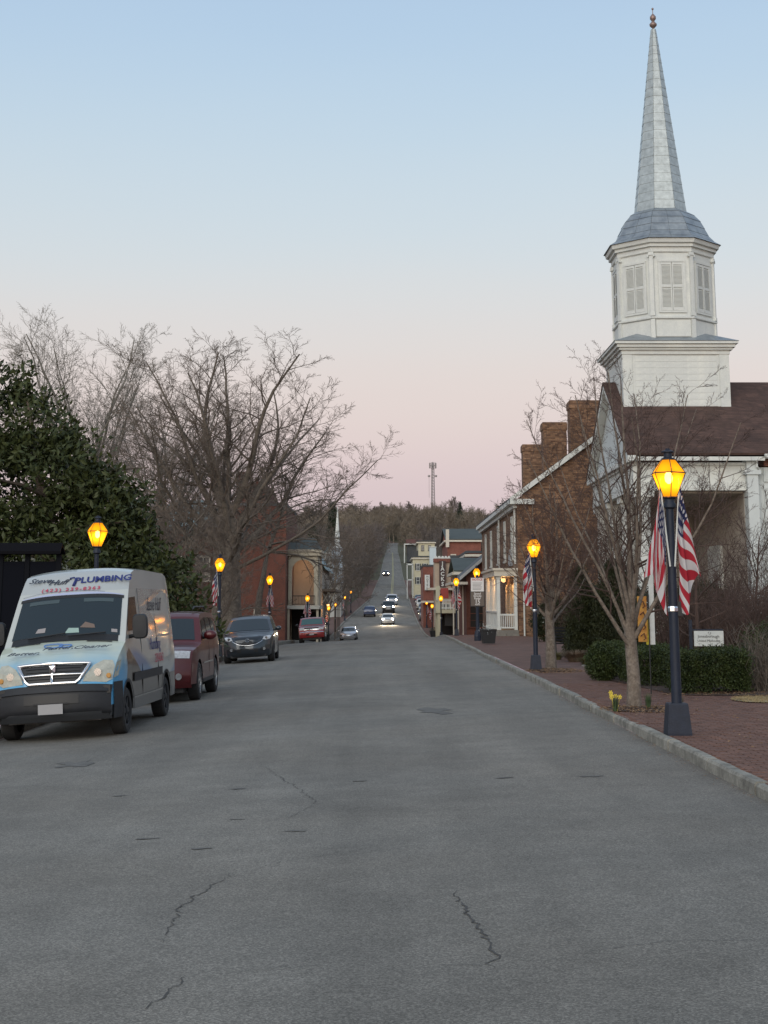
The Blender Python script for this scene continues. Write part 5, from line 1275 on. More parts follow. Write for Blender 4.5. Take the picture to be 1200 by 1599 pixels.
FLAB = ['striped flag on the right of the nearest lamp post, white stars at its top', 'striped flag on the left of the nearest lamp post, lit orange above',
 'gathered striped flag beside the second right lamp and street tree', 'orange lit striped flag left of the speed sign', 'second small flag on the lamp left of the speed sign',
 'tiny pale flag at the lamp before the narrow brick shop', 'tiny flag at the leftmost lamp of the far right side', 'drooping striped flag at the lamp left of the dark crossover',
 'chevron folded striped flag above the dark crossover', 'left flag of the lamp before the arched porch', 'right flag of the lamp before the arched porch',
 'small flag at the lamp just right of the arched porch', 'small flag at the faint lamp right of the balcony', 'farthest small flag above the silver car']
for i, (x, y_, z, lean, lab, flags) in enumerate(LAMPS):
    zz = ground_z(x, y_)
    if x > 0: zz = swz(x, y_)+.008
    else: zz = side_z_left(y_)+.01
    o = lamp0 if i == 0 else copy_tree(lamp0)
    o.location = (x, y_, zz); o['label'] = lab; o['group'] = GLAMP
    top = {0: 3.68, 1: 3.47}.get(i, 3.66+(zz-.12 if x > 0 else min(0, zz+.24)))
    s = (top-zz)/3.68 if (x > 0 or y_ < 130) else 1.0
    o.scale = (s*(.95 if i else 1.0), s*(.95 if i else 1.0), s)
    o.rotation_euler = (0, 0, 0 if i != 7 else .5)
    for (side, style) in flags:
        key = (side, style)
        if key not in cloths: cloths[key] = flag_cloth(side, style, style*3+side+5)
        me, ho = cloths[key]
        zb = 2.42*s
        f = thing('flag', FLAB[nflag], 'flag', (x, y_, zz), 0, GF); nflag += 1
        sd = side if side else .3
        g = MB(); g.tube([(.03*sd, -.05, zb-.28), (.03*sd+ho.x*1.75, -.05, zb-.28+ho.z*1.75)], .011, 6); g.lathe([(.012, 0), (.02, .015), (.012, .03)], 6, .03*sd+ho.x*1.75, -.05)
        g.v[-18:] = [(a, b, c+zb-.28+ho.z*1.75) for a, b, c in g.v[-18:]]
        g.build('staff', M['white_paint'], f)
        inst('cloth', me, f, (.02*sd+ho.x*.66, -.06, zb-.28+ho.z*.66), (0, 0, 0), (1, 1, 1) if i else (1.0, 1, 1.12))

# ------------------------------------------------------------------ signs, planter, bench, banner
s15 = thing('speed_sign', 'brown sign reading 15 under a white notice on a dark post near the crest', 'sign', (4.42, 69.5, side_z_right(69.5)))
MB().lathe([(.16, 0), (.16, .25), (.09, .5), (.07, 1.3), (.07, 3.0)], 8).build('post', M['navy_iron'], s15)
brs = mat('brown sign face', (.11, .085, .07), .6); wfp = mat('white sign face', (.62, .60, .58), .5)
MB().box(-.31, .31, -.11, -.085, 1.58, 2.22).build('speed_panel', brs, s15)
MB().box(-.335, .335, -.085, -.07, 1.54, 2.26).build('panel_back', M['plastic'], s15)
MB().box(-.30, .30, -.11, -.085, 2.24, 2.86).build('notice_panel', wfp, s15)
red = mat('sign red', (.4, .03, .03), .6)
for t_, z, sz in (("Speed", 2.14, .13), ("Strictly", 2.03, .13), ("Radar", 1.92, .13), ("15", 1.765, .25), ("M.P.H.", 1.64, .085)):
    text(t_, s15, wfp, sz, (0, -.113, z), (PI/2, 0, 0), bold=.003)
text("NOTICE", s15, red, .13, (0, -.113, 2.78), (PI/2, 0, 0), bold=.003)
for k in range(6): MB().box(-.22, .22-(k % 3)*.03, -.112, -.11, 2.62-k*.06, 2.635-k*.06).build('print_line', M['plastic'], s15)
pl = thing('planter', 'black square planter pot on the brick sidewalk below the speed sign', 'planter', (4.42, 62.6, side_z_right(62)+.03))
g = MB(); g.lathe([(.30*1.1, 0), (.37*1.1, .5), (.40*1.1, .52), (.40*1.1, .58), (.36*1.1, .58), (.35*1.1, .5), (.01, .48)], 4, rot=PI/4+.1); g.build('pot', M['black'], pl)
V, F = leaf_arrays(ellipsoid_pts(rs, 60, (0, 0, .56), (.25, .25, .07), .2), 5, .05, rs); np_obj('pansies', V, F, M['white_paint'], pl)
for (x, y_, lb) in ((-5.6, 150, 'dark round planter pot left of the silver car'), (5.15, 150, 'dark planter pot at the right kerb beyond the crest')):
    p = thing('planter', lb, 'planter', (x, y_, (side_z_left if x < 0 else side_z_right)(y_)))
    MB().lathe([(.3, 0), (.42, .6), (.44, .66), (.38, .66), (.01, .6)], 10).build('pot', M['black'], p)
    V, F = leaf_arrays(ellipsoid_pts(rs, 60, (0, 0, .75), (.35, .35, .2), .2), 5, .08, rs); np_obj('plant', V, F, M['boxwood'], p)
# white property sign
ws = thing('property_sign', 'small white sign on dark posts behind the clipped hedge before the church', 'sign', (6.35, 29.2, side_z_right(29)))
MB().box(-.30, .27, -.02, .01, .80, 1.09).build('panel', M['white_paint'], ws)
for x in (-.36, .27+.03): MB().box(x-.03, x+.03, -.015, .03, -.1, 1.30 if x < 0 else .8).build('post', M['navy_iron'], ws)
MB().box(-.33, .27, -.012, .012, 1.095, 1.125).build('rail', M['navy_iron'], ws)
g = MB()
for q in range(16):
    a = 2*PI*q/16; b = 2*PI*(q+1)/16
    if q in (2, 3, 9): continue
    g.add([(.03*math.cos(a), -.023, 1.05+.025*math.sin(a)), (.03*math.cos(b), -.023, 1.05+.025*math.sin(b)), (.022*math.cos(b), -.023, 1.05+.018*math.sin(b)), (.022*math.cos(a), -.023, 1.05+.018*math.sin(a))], [(0, 1, 2, 3)])
g.build('emblem', M['plastic'], ws)
text("Jonesborough", ws, M['plastic'], .075, (-.02, -.023, .985), (PI/2, 0, 0)); text("United Methodist", ws, M['plastic'], .062, (-.02, -.023, .90), (PI/2, 0, 0))
# banner at the nearest street tree
bn = thing('banner', 'orange banner with dark figures on a white post behind the nearest street tree', 'banner', (4.83, 27.2, side_z_right(27)))
MB().tube([(.0, 0, -.1), (.0, 0, 1.78)], .012, 6).build('pole', M['black'], bn)
g = MB(); g.grid([[(-.03-.17*u, .02*math.sin(k*.9+u*2), 1.74-k*.09) for u in (0, .35, .7, 1.0)] for k in range(10)]); g.build('cloth', mat('orange banner', (.55, .20, .05), .8, var=.25, vscale=6, tint=(.58, .34, .07)), bn)
for k in range(4): g = MB(); z = 1.60-k*.19; g.tube([(-.16, -.035, z), (-.10, -.035, z+.05), (-.07, -.035, z-.04), (-.11, -.035, z-.07)], .012, 4); g.build('figure', M['brick_dark'], bn)
MB().box(.02, .11, .03, .045, .88, 2.3).build('white_post', M['white_paint'], bn); MB().box(-.05, .02, .03, .045, .88, 1.45).build('yellow_strip', mat('yellow strip', (.5, .42, .03), .7), bn)
# bench
be = thing('bench', 'dark iron bench between the grass clumps and brick house', 'bench', (5.75, 46.2, side_z_right(46)), .45)
for k in range(5): MB().box(-.62, .62, -.25+k*.1, -.17+k*.1, .42, .45).build('slat', M['black'], be)
for k in range(5): MB().box(-.62, .62, .24+k*.02, .26+k*.02, .5+k*.09, .56+k*.09).build('back_slat', M['black'], be)
for s in (-1, 1):
    g = MB(); g.tube([(s*.64, -.28, 0), (s*.64, -.22, .42), (s*.64, -.24, .64), (s*.64, .22, .66)], .018, 6); g.tube([(s*.64, .3, 0), (s*.64, .22, .42), (s*.64, .34, .95)], .018, 6); g.build('end_frame', M['black'], be)

# ------------------------------------------------------------------ vehicles (nose towards -y, wheels on z = 0)
class Car:
    def __init__(s, prof, W, wheels, wr, base, belt, tumble, L, roofdrop=.05, nose=.22, nosew=.10, tail=.10, tailw=.05, step=.06, archr=None, sill_in=.04):
        s.prof = prof; s.W = W; s.wheels = wheels; s.wr = wr; s.base = base; s.belt = belt; s.tumble = tumble; s.L = L
        s.drop = roofdrop; s.nose = nose; s.nosew = nosew; s.tail = tail; s.tailw = tailw; s.archr = archr or wr*1.14; s.step = step; s.sill_in = sill_in
    def hw(s, y, z):
        w_ = s.W/2
        if y < 1.1: w_ -= s.nosew*((1.1-max(0, y))/1.1)**2.2
        if y > s.L-.9: w_ -= s.tailw*((y-s.L+.9)/.9)**2
        if z > s.belt: w_ -= s.tumble*(z-s.belt)
        elif z > s.belt-.35: w_ += .012*math.sin(PI*(s.belt-z)/.35)
        if z < .55: w_ -= s.sill_in*((.55-z)/.4)**2
        return w_
    def shift(s, y, t):
        f = max(0, 1-max(0, y)/.9); b = max(0, 1-(s.L-y)/.7)
        return s.nose*f*abs(t)**2.4 - s.tail*b*abs(t)**2.4
    def pt(s, u):
        i = min(int(u), len(s.prof)-2); f = u-i; a, b = s.prof[i], s.prof[i+1]
        return a[0]+(b[0]-a[0])*f, a[1]+(b[1]-a[1])*f
    def surf(s, u, t):
        y, z = s.pt(u); d = s.drop*min(1, max(.15, (z-s.base)/.8))
        ze = z-d; x = s.hw(y, ze)*t
        return Vector((x, y+s.shift(y, t), z-d*abs(t)**3.0))
    def off(s, u, t, o):
        e = .02; p = s.surf(u, t); a = s.surf(min(u+e, len(s.prof)-1.001), t)-s.surf(max(u-e, 0), t); b = s.surf(u, t+e)-s.surf(u, t-e)
        n = a.cross(b); n = n.normalized() if n.length > 1e-9 else Vector((0, -1, 0))
        if n.z < 0 and abs(n.z) > .2 or (abs(n.z) <= .2 and n.y > 0 and p.y < s.L/2) or (abs(n.z) <= .2 and n.y < 0 and p.y > s.L/2): n = -n
        return p+n*o
    def zb(s, y):
        z = s.base
        for yc in s.wheels:
            d = abs(y-yc)
            if d < s.archr: z = max(z, s.wr+math.sqrt(s.archr**2-d*d)*1.0)
        return z
    def shell(s):
        us = []
        for i in range(len(s.prof)-1):
            a, b = s.prof[i], s.prof[i+1]; n = max(1, int(math.ceil(math.hypot(b[0]-a[0], b[1]-a[1])/s.step)))
            us += [i+k/n for k in range(n)]
        us.append(len(s.prof)-1.0001)
        NA, NZ = 14, 9; P = []
        for u in us:
            y, z = s.pt(u); d = s.drop*min(1, max(.15, (z-s.base)/.8)); ze = z-d
            zb = min(s.zb(y), ze-.002)
            row = []
            for sgn in (-1, 1):
                col = []
                for k in range(NZ):
                    zz = zb+(ze-zb)*k/NZ; col.append((s.hw(y, zz)*sgn, y+s.shift(y, 1), zz))
                if sgn < 0: row += col; row += [tuple(s.surf(u, -1+2*k/NA)) for k in range(NA+1)]
                else: row += col[::-1]
            P.append(row)
        return MB().grid(P)
    def patch(s, name, m, parent, u0, u1, t0, t1, o=.006, nu=8, nt_=12, trap=0, tri=None, smooth=170):
        P = []
        for i in range(nu+1):
            f = i/nu; u = u0+(u1-u0)*f; k = 1-trap*f
            P.append([tuple(s.off(u, (t0+(t1-t0)*j/nt_)*k, o)) for j in range(nt_+1)])
        return MB().grid(P).build(name, m, parent, smooth=smooth)
    def side(s, name, m, parent, poly, sgn=1, o=.006, nd=1):
        pts = []
        for (a, b), (c, d) in zip(poly, poly[1:]+poly[:1]):
            for k in range(nd): pts.append((a+(c-a)*k/nd, b+(d-b)*k/nd))
        pts = [((s.hw(y, z)+o)*sgn, y+s.shift(y, 1), z) for y, z in pts]
        if sgn < 0: pts = pts[::-1]
        return MB().poly(pts).build(name, m, parent)

def wheel_meshes(r_, wd=.22, spokes=5, rimm=None):
    g = MB(); rings = []
    prof = [(r_*.66, wd*.5), (r_*.9, wd*.52), (r_*.985, wd*.42), (r_, wd*.25), (r_, -wd*.25), (r_*.985, -wd*.42), (r_*.9, -wd*.5), (r_*.66, -wd*.5)]
    n = 28
    V_ = [[(x, q*math.cos(2*PI*k/n), q*math.sin(2*PI*k/n)) for k in range(n)] for q, x in prof]
    g.ring_loft(V_, caps=False); tyre = g.mesh('tyre', M['rubber'], 40)
    g = MB(); q = r_*.67
    V_ = [[(x, a*math.cos(2*PI*k/n), a*math.sin(2*PI*k/n)) for k in range(n)] for a, x in ((q, wd*.49), (q*.93, wd*.47), (q*.9, wd*.2))]
    g.ring_loft(V_, caps=False)
    for k in range(spokes):
        a = 2*PI*k/spokes; c_, s_ = math.cos(a), math.sin(a); hw_ = r_*.085
        pts = [(wd*.46, q*.12*c_-hw_*1.3*-s_, q*.12*s_-hw_*1.3*c_), (wd*.42, q*.93*c_-hw_*-s_, q*.93*s_-hw_*c_), (wd*.42, q*.93*c_+hw_*-s_, q*.93*s_+hw_*c_), (wd*.46, q*.12*c_+hw_*1.3*-s_, q*.12*s_+hw_*1.3*c_)]
        g.prism(pts, (-.03, 0, 0))
    g.lathe([(.001, 0)], 3) if False else None
    hub = [[(x, a*math.cos(2*PI*k/12), a*math.sin(2*PI*k/12)) for k in range(12)] for a, x in ((r_*.17, wd*.3), (r_*.17, wd*.49), (r_*.1, wd*.53))]
    g.ring_loft(hub); rim = g.mesh('rim', rimm or M['rim'], 40)
    g = MB(); V_ = [[(x, a*math.cos(2*PI*k/16), a*math.sin(2*PI*k/16)) for k in range(16)] for a, x in ((q*.9, wd*.15), (q*.9, wd*.19))]
    g.ring_loft(V_); disc = g.mesh('brake_disc', M['black'])
    return tyre, rim, disc
def add_wheels(t, car, wm, inset=.0):
    for yc in car.wheels:
        for sg in (1, -1):
            e = bpy.data.objects.new('wheel', wm[0]); C.objects.link(e); e.parent = t
            e.location = (sg*(car.W/2-.13-inset), yc, car.wr); e.rotation_euler = (0, 0, 0 if sg > 0 else PI)
            inst('rim', wm[1], e); inst('brake_disc', wm[2], e)
def paint(name, c, metal=.35, rough=.3, coat=1):
    return mat(name, c, rough, metal=metal, coat=coat, spec=.5)
def underbody(t, car, z0=.2, z1=.75):
    g = MB(); w_ = car.W/2-.12; ys = sorted(car.wheels)
    g.box(-w_+.16, w_-.16, .25, car.L-.2, z0, z1); g.box(-w_, w_, .22, car.L-.18, z1-.12, z1)
    for yc in ys:  # wheel wells
        g.box(-w_+.14, w_-.14, yc-car.archr, yc+car.archr, z0, car.wr+car.archr-.02)
    g.build('underbody', M['black'], t)

# --- the plumbing van
wrap = bpy.data.materials.new('van wrap'); n_, b_ = nodes_of(wrap)
b_.inputs['Roughness'].default_value = .3; b_.inputs['Coat Weight'].default_value = .8; b_.inputs['Coat Roughness'].default_value = .06
tcn = n_.nodes.new('ShaderNodeTexCoord'); sp1 = n_.nodes.new('ShaderNodeSeparateXYZ'); n_.links.new(tcn.outputs['Object'], sp1.inputs[0])
def mth(op, a, bb=None, cl_=False, n=n_):
    k = n.nodes.new('ShaderNodeMath'); k.operation = op; k.use_clamp = cl_
    for i, v in enumerate((a, bb)):
        if v is None: continue
        if isinstance(v, (int, float)): k.inputs[i].default_value = v
        else: n.links.new(v, k.inputs[i])
    return k.outputs[0]
def mixc(f, a, b, n=n_):
    k = n.nodes.new('ShaderNodeMix'); k.data_type = 'RGBA'; n.links.new(f, k.inputs[0])
    for i, v in ((6, a), (7, b)):
        if isinstance(v, tuple): k.inputs[i].default_value = (*v, 1)
        else: n.links.new(v, k.inputs[i])
    return k.outputs[2]
X_, Y_, Z_ = sp1.outputs
cream_ = (.50, .56, .47); blue_ = (.10, .36, .62); paleb = (.34, .52, .62)
nzv = n_.nodes.new('ShaderNodeTexNoise'); nzv.inputs['Scale'].default_value = 2.2; n_.links.new(tcn.outputs['Object'], nzv.inputs['Vector'])
# hood: blue printed swoosh from the grille upwards
hz = mth('ADD', Z_, mth('MULTIPLY', mth('SUBTRACT', nzv.outputs[0], .5), .35)); f1 = mth('SUBTRACT', 1, mth('DIVIDE', mth('SUBTRACT', hz, .95), .42), True)
base1 = mixc(f1, cream_, blue_)
# side: pale, brownish lower corner, blue wave
sidey = mth('GREATER_THAN', Y_, .98)
wave = mth('ADD', mth('MULTIPLY', mth('SINE', mth('MULTIPLY', Y_, 1.05)), .30), 1.05)
f2 = mth('DIVIDE', mth('SUBTRACT', wave, Z_), .12, True)
side1 = mixc(f2, (.47, .50, .48), (.14, .26, .45))
f3 = mth('DIVIDE', mth('SUBTRACT', mth('SUBTRACT', 1.35, mth('MULTIPLY', mth('ABSOLUTE', mth('SUBTRACT', Y_, 1.2)), .42)), Z_), .04, True)
side2 = mixc(f3, side1, (.065, .055, .048))
f4 = mth('GREATER_THAN', .78, Z_)
side3 = mixc(f4, side2, (.075, .066, .06))
fin = mixc(sidey, base1, mixc(mth('GREATER_THAN', Z_, 2.28), side3, (.40, .43, .43)))
fin = mixc(mth('GREATER_THAN', .50, Z_), fin, (.03, .033, .038)); n_.links.new(fin, b_.inputs['Base Color'])
van = thing('plumbing_van', 'tall pale blue and cream plumbing van with lettering over its windscreen, nearest vehicle', 'van')
vc = Car([(0.10,.30),(0.02,.40),(0,.55),(0.02,.70),(.07,.80),(.10,.86),(.13,.98),(.19,1.10),(.27,1.20),(.42,1.30),(.66,1.40),(.88,1.47),(.98,1.50),(1.62,2.22),(1.72,2.32),(2.0,2.56),(2.12,2.63),(2.4,2.68),(3.2,2.70),(5.3,2.68),(5.72,2.63),(5.86,2.5),(5.91,2.2),(5.91,.55),(5.86,.42)],
         1.99, (1.02, 4.70), .36, .34, 1.25, .085, 5.91, roofdrop=.07, nose=.26, nosew=.13, tail=.06, tailw=.03, step=.05, archr=.44)
vc.shell().build('body', wrap, van, smooth=38)
underbody(van, vc, .28, .8)
vc.patch('windshield', M['car_glass'], van, 12.12, 13.02, -.90, .90, .008, 8, 14)
vc.patch('bumper', M['plastic'], van, .0, 4.7, -1, 1, .022, 14, 20)
for sg in (-1, 1):
    g = MB(); P = []
    for k in range(7): 
        y_ = .10+k*.075; P.append([((vc.hw(y_, z)+.02)*sg, y_+vc.shift(y_, 1), z) for z in (.29, .45, .6, .75, .84)])
    g.grid(P if sg > 0 else [r[::-1] for r in P]); g.build('bumper_corner', M['plastic'], van, smooth=40)
vc.patch('lower_intake', M['black'], van, 2.1, 3.0, -.48, .48, .034, 3, 10)
# grille: chrome surround, bars and dark mesh
def gr(name, m, u0, u1, t0, t1, o, par=van, **k): return vc.patch(name, m, par, u0, u1, t0, t1, o, 6, 12, **k)
vc.patch('cowl', M['black'], van, 11.72, 12.12, -.88, .88, .006, 3, 14)
vc.patch('bumper_lip', M['plastic'], van, 3.25, 3.75, -.93, .93, .05, 3, 18)
gm = gr('grille', M['black'], 5.02, 7.35, -.44, .44, .012, trap=-.30)
P = lambda u, t, o: tuple(vc.off(u, t, o))
g = MB()
loop = [P(5.0, -.40, .03), P(5.0, 0, .03), P(5.0, .40, .03), P(5.7, .50, .03), P(7.0, .58, .03), P(7.45, .59, .03)]
def tubeflat(pts, r_): g.tube(pts, r_, 6)
top = [P(7.5, -.60+1.2*k/12, .03) for k in range(13)]; bot = [P(4.98, -.40+.80*k/10, .03) for k in range(11)]
lf = [P(4.98+(7.5-4.98)*k/6, -(.40+.20*(k/6)**.7), .03) for k in range(7)]; rf = [P(4.98+(7.5-4.98)*k/6, (.40+.20*(k/6)**.7), .03) for k in range(7)]
g.tube(top, .028, 6); g.tube(bot, .026, 6); g.tube(lf, .026, 6); g.tube(rf, .026, 6)
g.build('grille_surround', M['chrome'], gm, smooth=60)
g = MB(); g.tube([P(6.1, -.50+1.0*k/10, .03) for k in range(11)], .017, 6); g.build('grille_bar', M['chrome'], gm, smooth=60)
g = MB(); g.tube([P(5.0+2.4*k/5, 0, .035) for k in range(6)], .022, 6); a = Vector(P(6.5, 0, .05)); g.add([a+Vector(v) for v in ((-.05, 0, .08), (.05, 0, .08), (.045, -.005, -.02), (.0, -.01, -.075), (-.045, -.005, -.02), (0, -.03, .02))], [(0, 5, 1), (1, 5, 2), (2, 5, 3), (3, 5, 4), (4, 5, 0)]); g.build('emblem', M['chrome'], gm)
for k in range(5):
    g = MB(); u = 5.25+k*.42
    if k != 2: g.tube([P(u, -.46+.92*j/8, .02) for j in range(9)], .005, 4); g.build('grille_slat', M['plastic'], gm)
for sg in (-1, 1):
    pts = [(5.2, .52), (5.15, .90), (5.6, .985), (7.4, .985), (8.2, .93), (8.1, .80), (7.3, .66), (6.0, .55)]
    n = 6; cen = Vector(P(6.6, .80*sg, .03)); ring = [Vector(P(u, t*sg, .012)) for u, t in pts]
    m = MB(); m.add(ring+[cen], [((i, (i+1) % len(ring), len(ring)) if sg > 0 else ((i+1) % len(ring), i, len(ring))) for i in range(len(ring))])
    # wrap round the fender
    wr_ = [((vc.hw(y_, z)+.010)*sg, y_+vc.shift(y_, 1), z) for y_, z in ((.12, .90), (.34, .93), (.52, 1.17), (.24, 1.13))]
    m.poly(wr_ if sg > 0 else wr_[::-1])
    hl = m.build('headlight', M['lens'], van)
    c2 = Vector(P(6.3, .74*sg, .034)); m = MB(); rg = [[c2+Vector((.058*q*math.cos(a), -.004*q, .058*q*math.sin(a))) for a in [2*PI*k/14 for k in range(14)]] for q in (1, .8)]; m.ring_loft(rg); m.build('reflector', M['chrome'], hl)
    c2 = Vector(P(6.0, .92*sg, .03)); m = MB(); m.ring_loft([[c2+Vector((.04*math.cos(a), -.01*0, .04*math.sin(a))) for a in [2*PI*k/12 for k in range(12)]], [c2+Vector((.03*math.cos(a), -.01, .03*math.sin(a))) for a in [2*PI*k/12 for k in range(12)]]]); m.build('turn_lamp', mat('amber lens', (.5, .25, .06), .3), hl)
    vc.patch('hood_vent', M['black'], van, 11.05, 11.45, .38*sg, .80*sg, .010, 3, 6)
    # mirror
    m = MB(); rg = []
    for q, yy in ((.4, -.06), (.9, -.05), (1, 0), (.95, .08), (.5, .12)):
        rg.append([(.125*q*math.copysign(abs(math.cos(a))**.45, math.cos(a)), yy, .20*q*math.copysign(abs(math.sin(a))**.55, math.sin(a))) for a in [2*PI*k/20 for k in range(20)]])
    m.ring_loft(rg); mo = m.build('mirror', M['plastic'], van, (sg*(vc.W/2+.17), 1.30, 1.66), smooth=50)
    m = MB(); m.box(-.10*1, .10, .122, .126, -.13, .14); m.build('mirror_glass', M['chrome'], mo)
    m = MB(); m.tube([(sg*(vc.W/2-.05), 1.36, 1.50), (sg*(vc.W/2+.10), 1.34, 1.52)], .035, 6); m.build('mirror_arm', M['plastic'], van)
    # side glass, mouldings
    vc.side('side_window', M['car_glass'], van, [(1.28,1.60),(1.30,1.72),(1.66,2.14),(2.2,2.16),(2.2,1.60)], sg)
    vc.side('side_moulding', M['plastic'], van, [(1.50,.78),(4.22,.78),(4.22,.92),(1.50,.92)], sg, .022, 6)
    vc.side('sill_strip', M['chrome'], van, [(1.50,.52),(4.22,.52),(4.22,.54),(1.50,.54)], sg, .010, 6)
    vc.side('side_panel', mat('silvery side panel', (.42, .46, .47), .22, coat=1, metal=.2), van, [(2.45,1.45),(2.45,2.30),(5.75,2.30),(5.78,1.45)], sg, .006, 8)
    for y_ in (2.3, 3.85): vc.side('panel_gap', M['black'], van, [(y_,.5),(y_+.012,.5),(y_+.012,2.3),(y_,2.3)], sg, .0085, 4)
    for yc in vc.wheels:
        pts = []
        m = MB(); rg = []
        for k in range(13):
            a = PI*k/12; yy = yc-.45*math.cos(a); zz = .36+.45*math.sin(a); x = vc.hw(yy, zz)
            rg.append([((x+.012)*sg, yy+vc.shift(yy, 1), zz), ((x+.012)*sg, yc+(yy-yc)*1.10+vc.shift(yy, 1), .36+(zz-.36)*1.10)])
        m.grid(rg if sg < 0 else [r[::-1] for r in rg]); m.build('arch_trim', M['plastic'], van, smooth=60)
add_wheels(van, vc, wheel_meshes(.36, .23, 6, M['plastic']))
MB().box(-.19, .19, -.045, -.035, .42, .57).build('licence_plate', mat('blank grey plate', (.30, .31, .33), .5, metal=.3), van)
MB().box(-.27, .27, -.038, -.030, .565, .585).build('plate_holder', M['plastic'], van)
for sg, x0 in ((1, .05), (-1, -.62)):
    m = MB(); a = P(12.08, x0, .03); b = P(12.14, x0+.62, .035); m.tube([a, b], .012, 5); m.build('wiper', M['black'], van)
# things behind the windscreen
m = MB(); m.poly([P(12.16, -.02, .012), P(12.16, .22, .012), P(12.26, .20, .012), P(12.27, 0.03, .012)]); m.build('paper', mat('pale green paper', (.30, .42, .38), .7), van)
m = MB(); m.poly([P(12.2, -.52, .012), P(12.2, -.36, .012), P(12.30, -.36, .012), P(12.29, -.49, .012)]); m.build('sticker', mat('pale sticker', (.3, .28, .28), .7), van)
m = MB(); m.poly([P(12.17, .76, .012), P(12.17, .86, .012), P(12.24, .855, .012), P(12.24, .755, .012)]); m.build('sticker', MATS['pale sticker'], van)
m = MB(); m.poly([P(12.27, .22, .012), P(12.25, .48, .012), P(12.33, .46, .012), P(12.39, .30, .012)]); m.build('cloth', mat('tan cloth', (.16, .12, .10), .8), van)
vc.patch('sun_visor', mat('dim visor', (.05, .075, .085), .5), van, 12.84, 12.92, -.75, -.22, .012, 2, 6); vc.patch('sun_visor', MATS['dim visor'], van, 12.84, 12.92, .22, .75, .012, 2, 6)
vc.patch('band', M['black'], van, 12.95, 13.1, -.93, .93, .010, 2, 12)
# header lettering: tangent plane of the brow
pA, pB = Vector(P(14.05, 0, .012)), Vector(P(14.95, 0, .012)); tilt = math.atan2(pB.z-pA.z, pB.y-pA.y)
ink = mat('dark blue ink', (.02, .03, .16), .5); blk = mat('dark ink', (.025, .03, .05), .5); redi = mat('red ink', (.45, .06, .10), .5)
def on_front(u, t, o=.02): return Vector(P(u, t, o))
nA = Vector((0, -math.sin(tilt), math.cos(tilt))); aA = Vector((0, math.cos(tilt), math.sin(tilt)))
def brow(x, a, o=.012): q = on_front(14.55, 0, 0)+aA*a+nA*o; return (x, q.y, q.z)
text("PLUMBING", van, ink, .205, brow(.46, .02), (tilt, 0, 0), bold=.006, sx=.98)
text("Steve", van, blk, .17, brow(-.62, .06), (tilt, 0, .03), shear=.5, bold=.002)
text("Huff", van, blk, .18, brow(-.31, .0), (tilt, 0, .03), shear=.5, bold=.002)
m = MB(); m.tube([brow(-.115, .08, .02), brow(-.04, .10, .02), brow(-.01, .04, .02)], .012, 5); m.tube([brow(-.01, .04, .02), brow(-.015, -.02, .02), brow(-.02, -.11, .02)], [.014, .018, .028], 6); m.build('tap_logo', ink, van)
q3 = on_front(14.0, 0, .016)
text("(423) 239-8363", van, redi, .115, (-.05, q3.y-.0, q3.z), (tilt, 0, 0), space=1.3, bold=.002, sx=1.05)
Pq = [[P(13.15+.30*(1-((j-10)/10)**2)*q+.10*q, -.92+1.84*j/20, .009) for j in range(21)] for q in (0, .55, 1)]
MB().grid(Pq).build('wave_print', mat('pale blue wave', (.40, .45, .62), .4), van, smooth=170)
Pq = [[P(13.48+.30*(1-((j-10)/10)**2)+.035*q, -.92+1.5*j/20, .011) for j in range(21)] for q in (0, 1)]
MB().grid(Pq).build('wave_line', ink, van, smooth=170)
# hood lettering
hA = on_front(9.0, 0, .014); hB = on_front(10.2, 0, .014); th_ = math.atan2(hB.z-hA.z, hB.y-hA.y)
for t_, x, u in (("Better,", -.50, 9.05), ("Faster,", 0.0, 9.5), ("Cleaner", .48, 9.55)):
    q = on_front(u, x/.9, .02); text(t_, van, blk, .165, tuple(q+Vector((0, -.02, .03))), (th_, 0, .10), shear=.5, sx=1.1, bold=.002)
m = MB()
for (cx, cu, rx, ry) in ((-.12, 10.35, .15, .05), (.08, 10.2, .10, .035)):
    q = on_front(cu, cx, .018); dv = Vector((0, math.cos(th_), math.sin(th_)))
    m.tube([q+Vector((rx*math.cos(a), 0, 0))+dv*(ry*2.0*math.sin(a)*(1 if math.sin(a) < 0 else .5)) for a in [2*PI*k/16 for k in range(17)]], .011, 5)
m.build('drop_logo', mat('logo blue', (.10, .22, .5), .4), van)
# side lettering
for t_, y_, z, sz, mm in (("Steve Huff", 3.9, 2.02, .34, blk), ("Plumbing", 3.6, 1.33, .30, ink), ("239-8363", 3.9, 1.08, .22, redi)):
    text(t_, van, mm, sz, (vc.hw(3.9, z)+.014, y_, z), (PI/2, 0, PI/2), shear=.3 if mm is blk else 0)
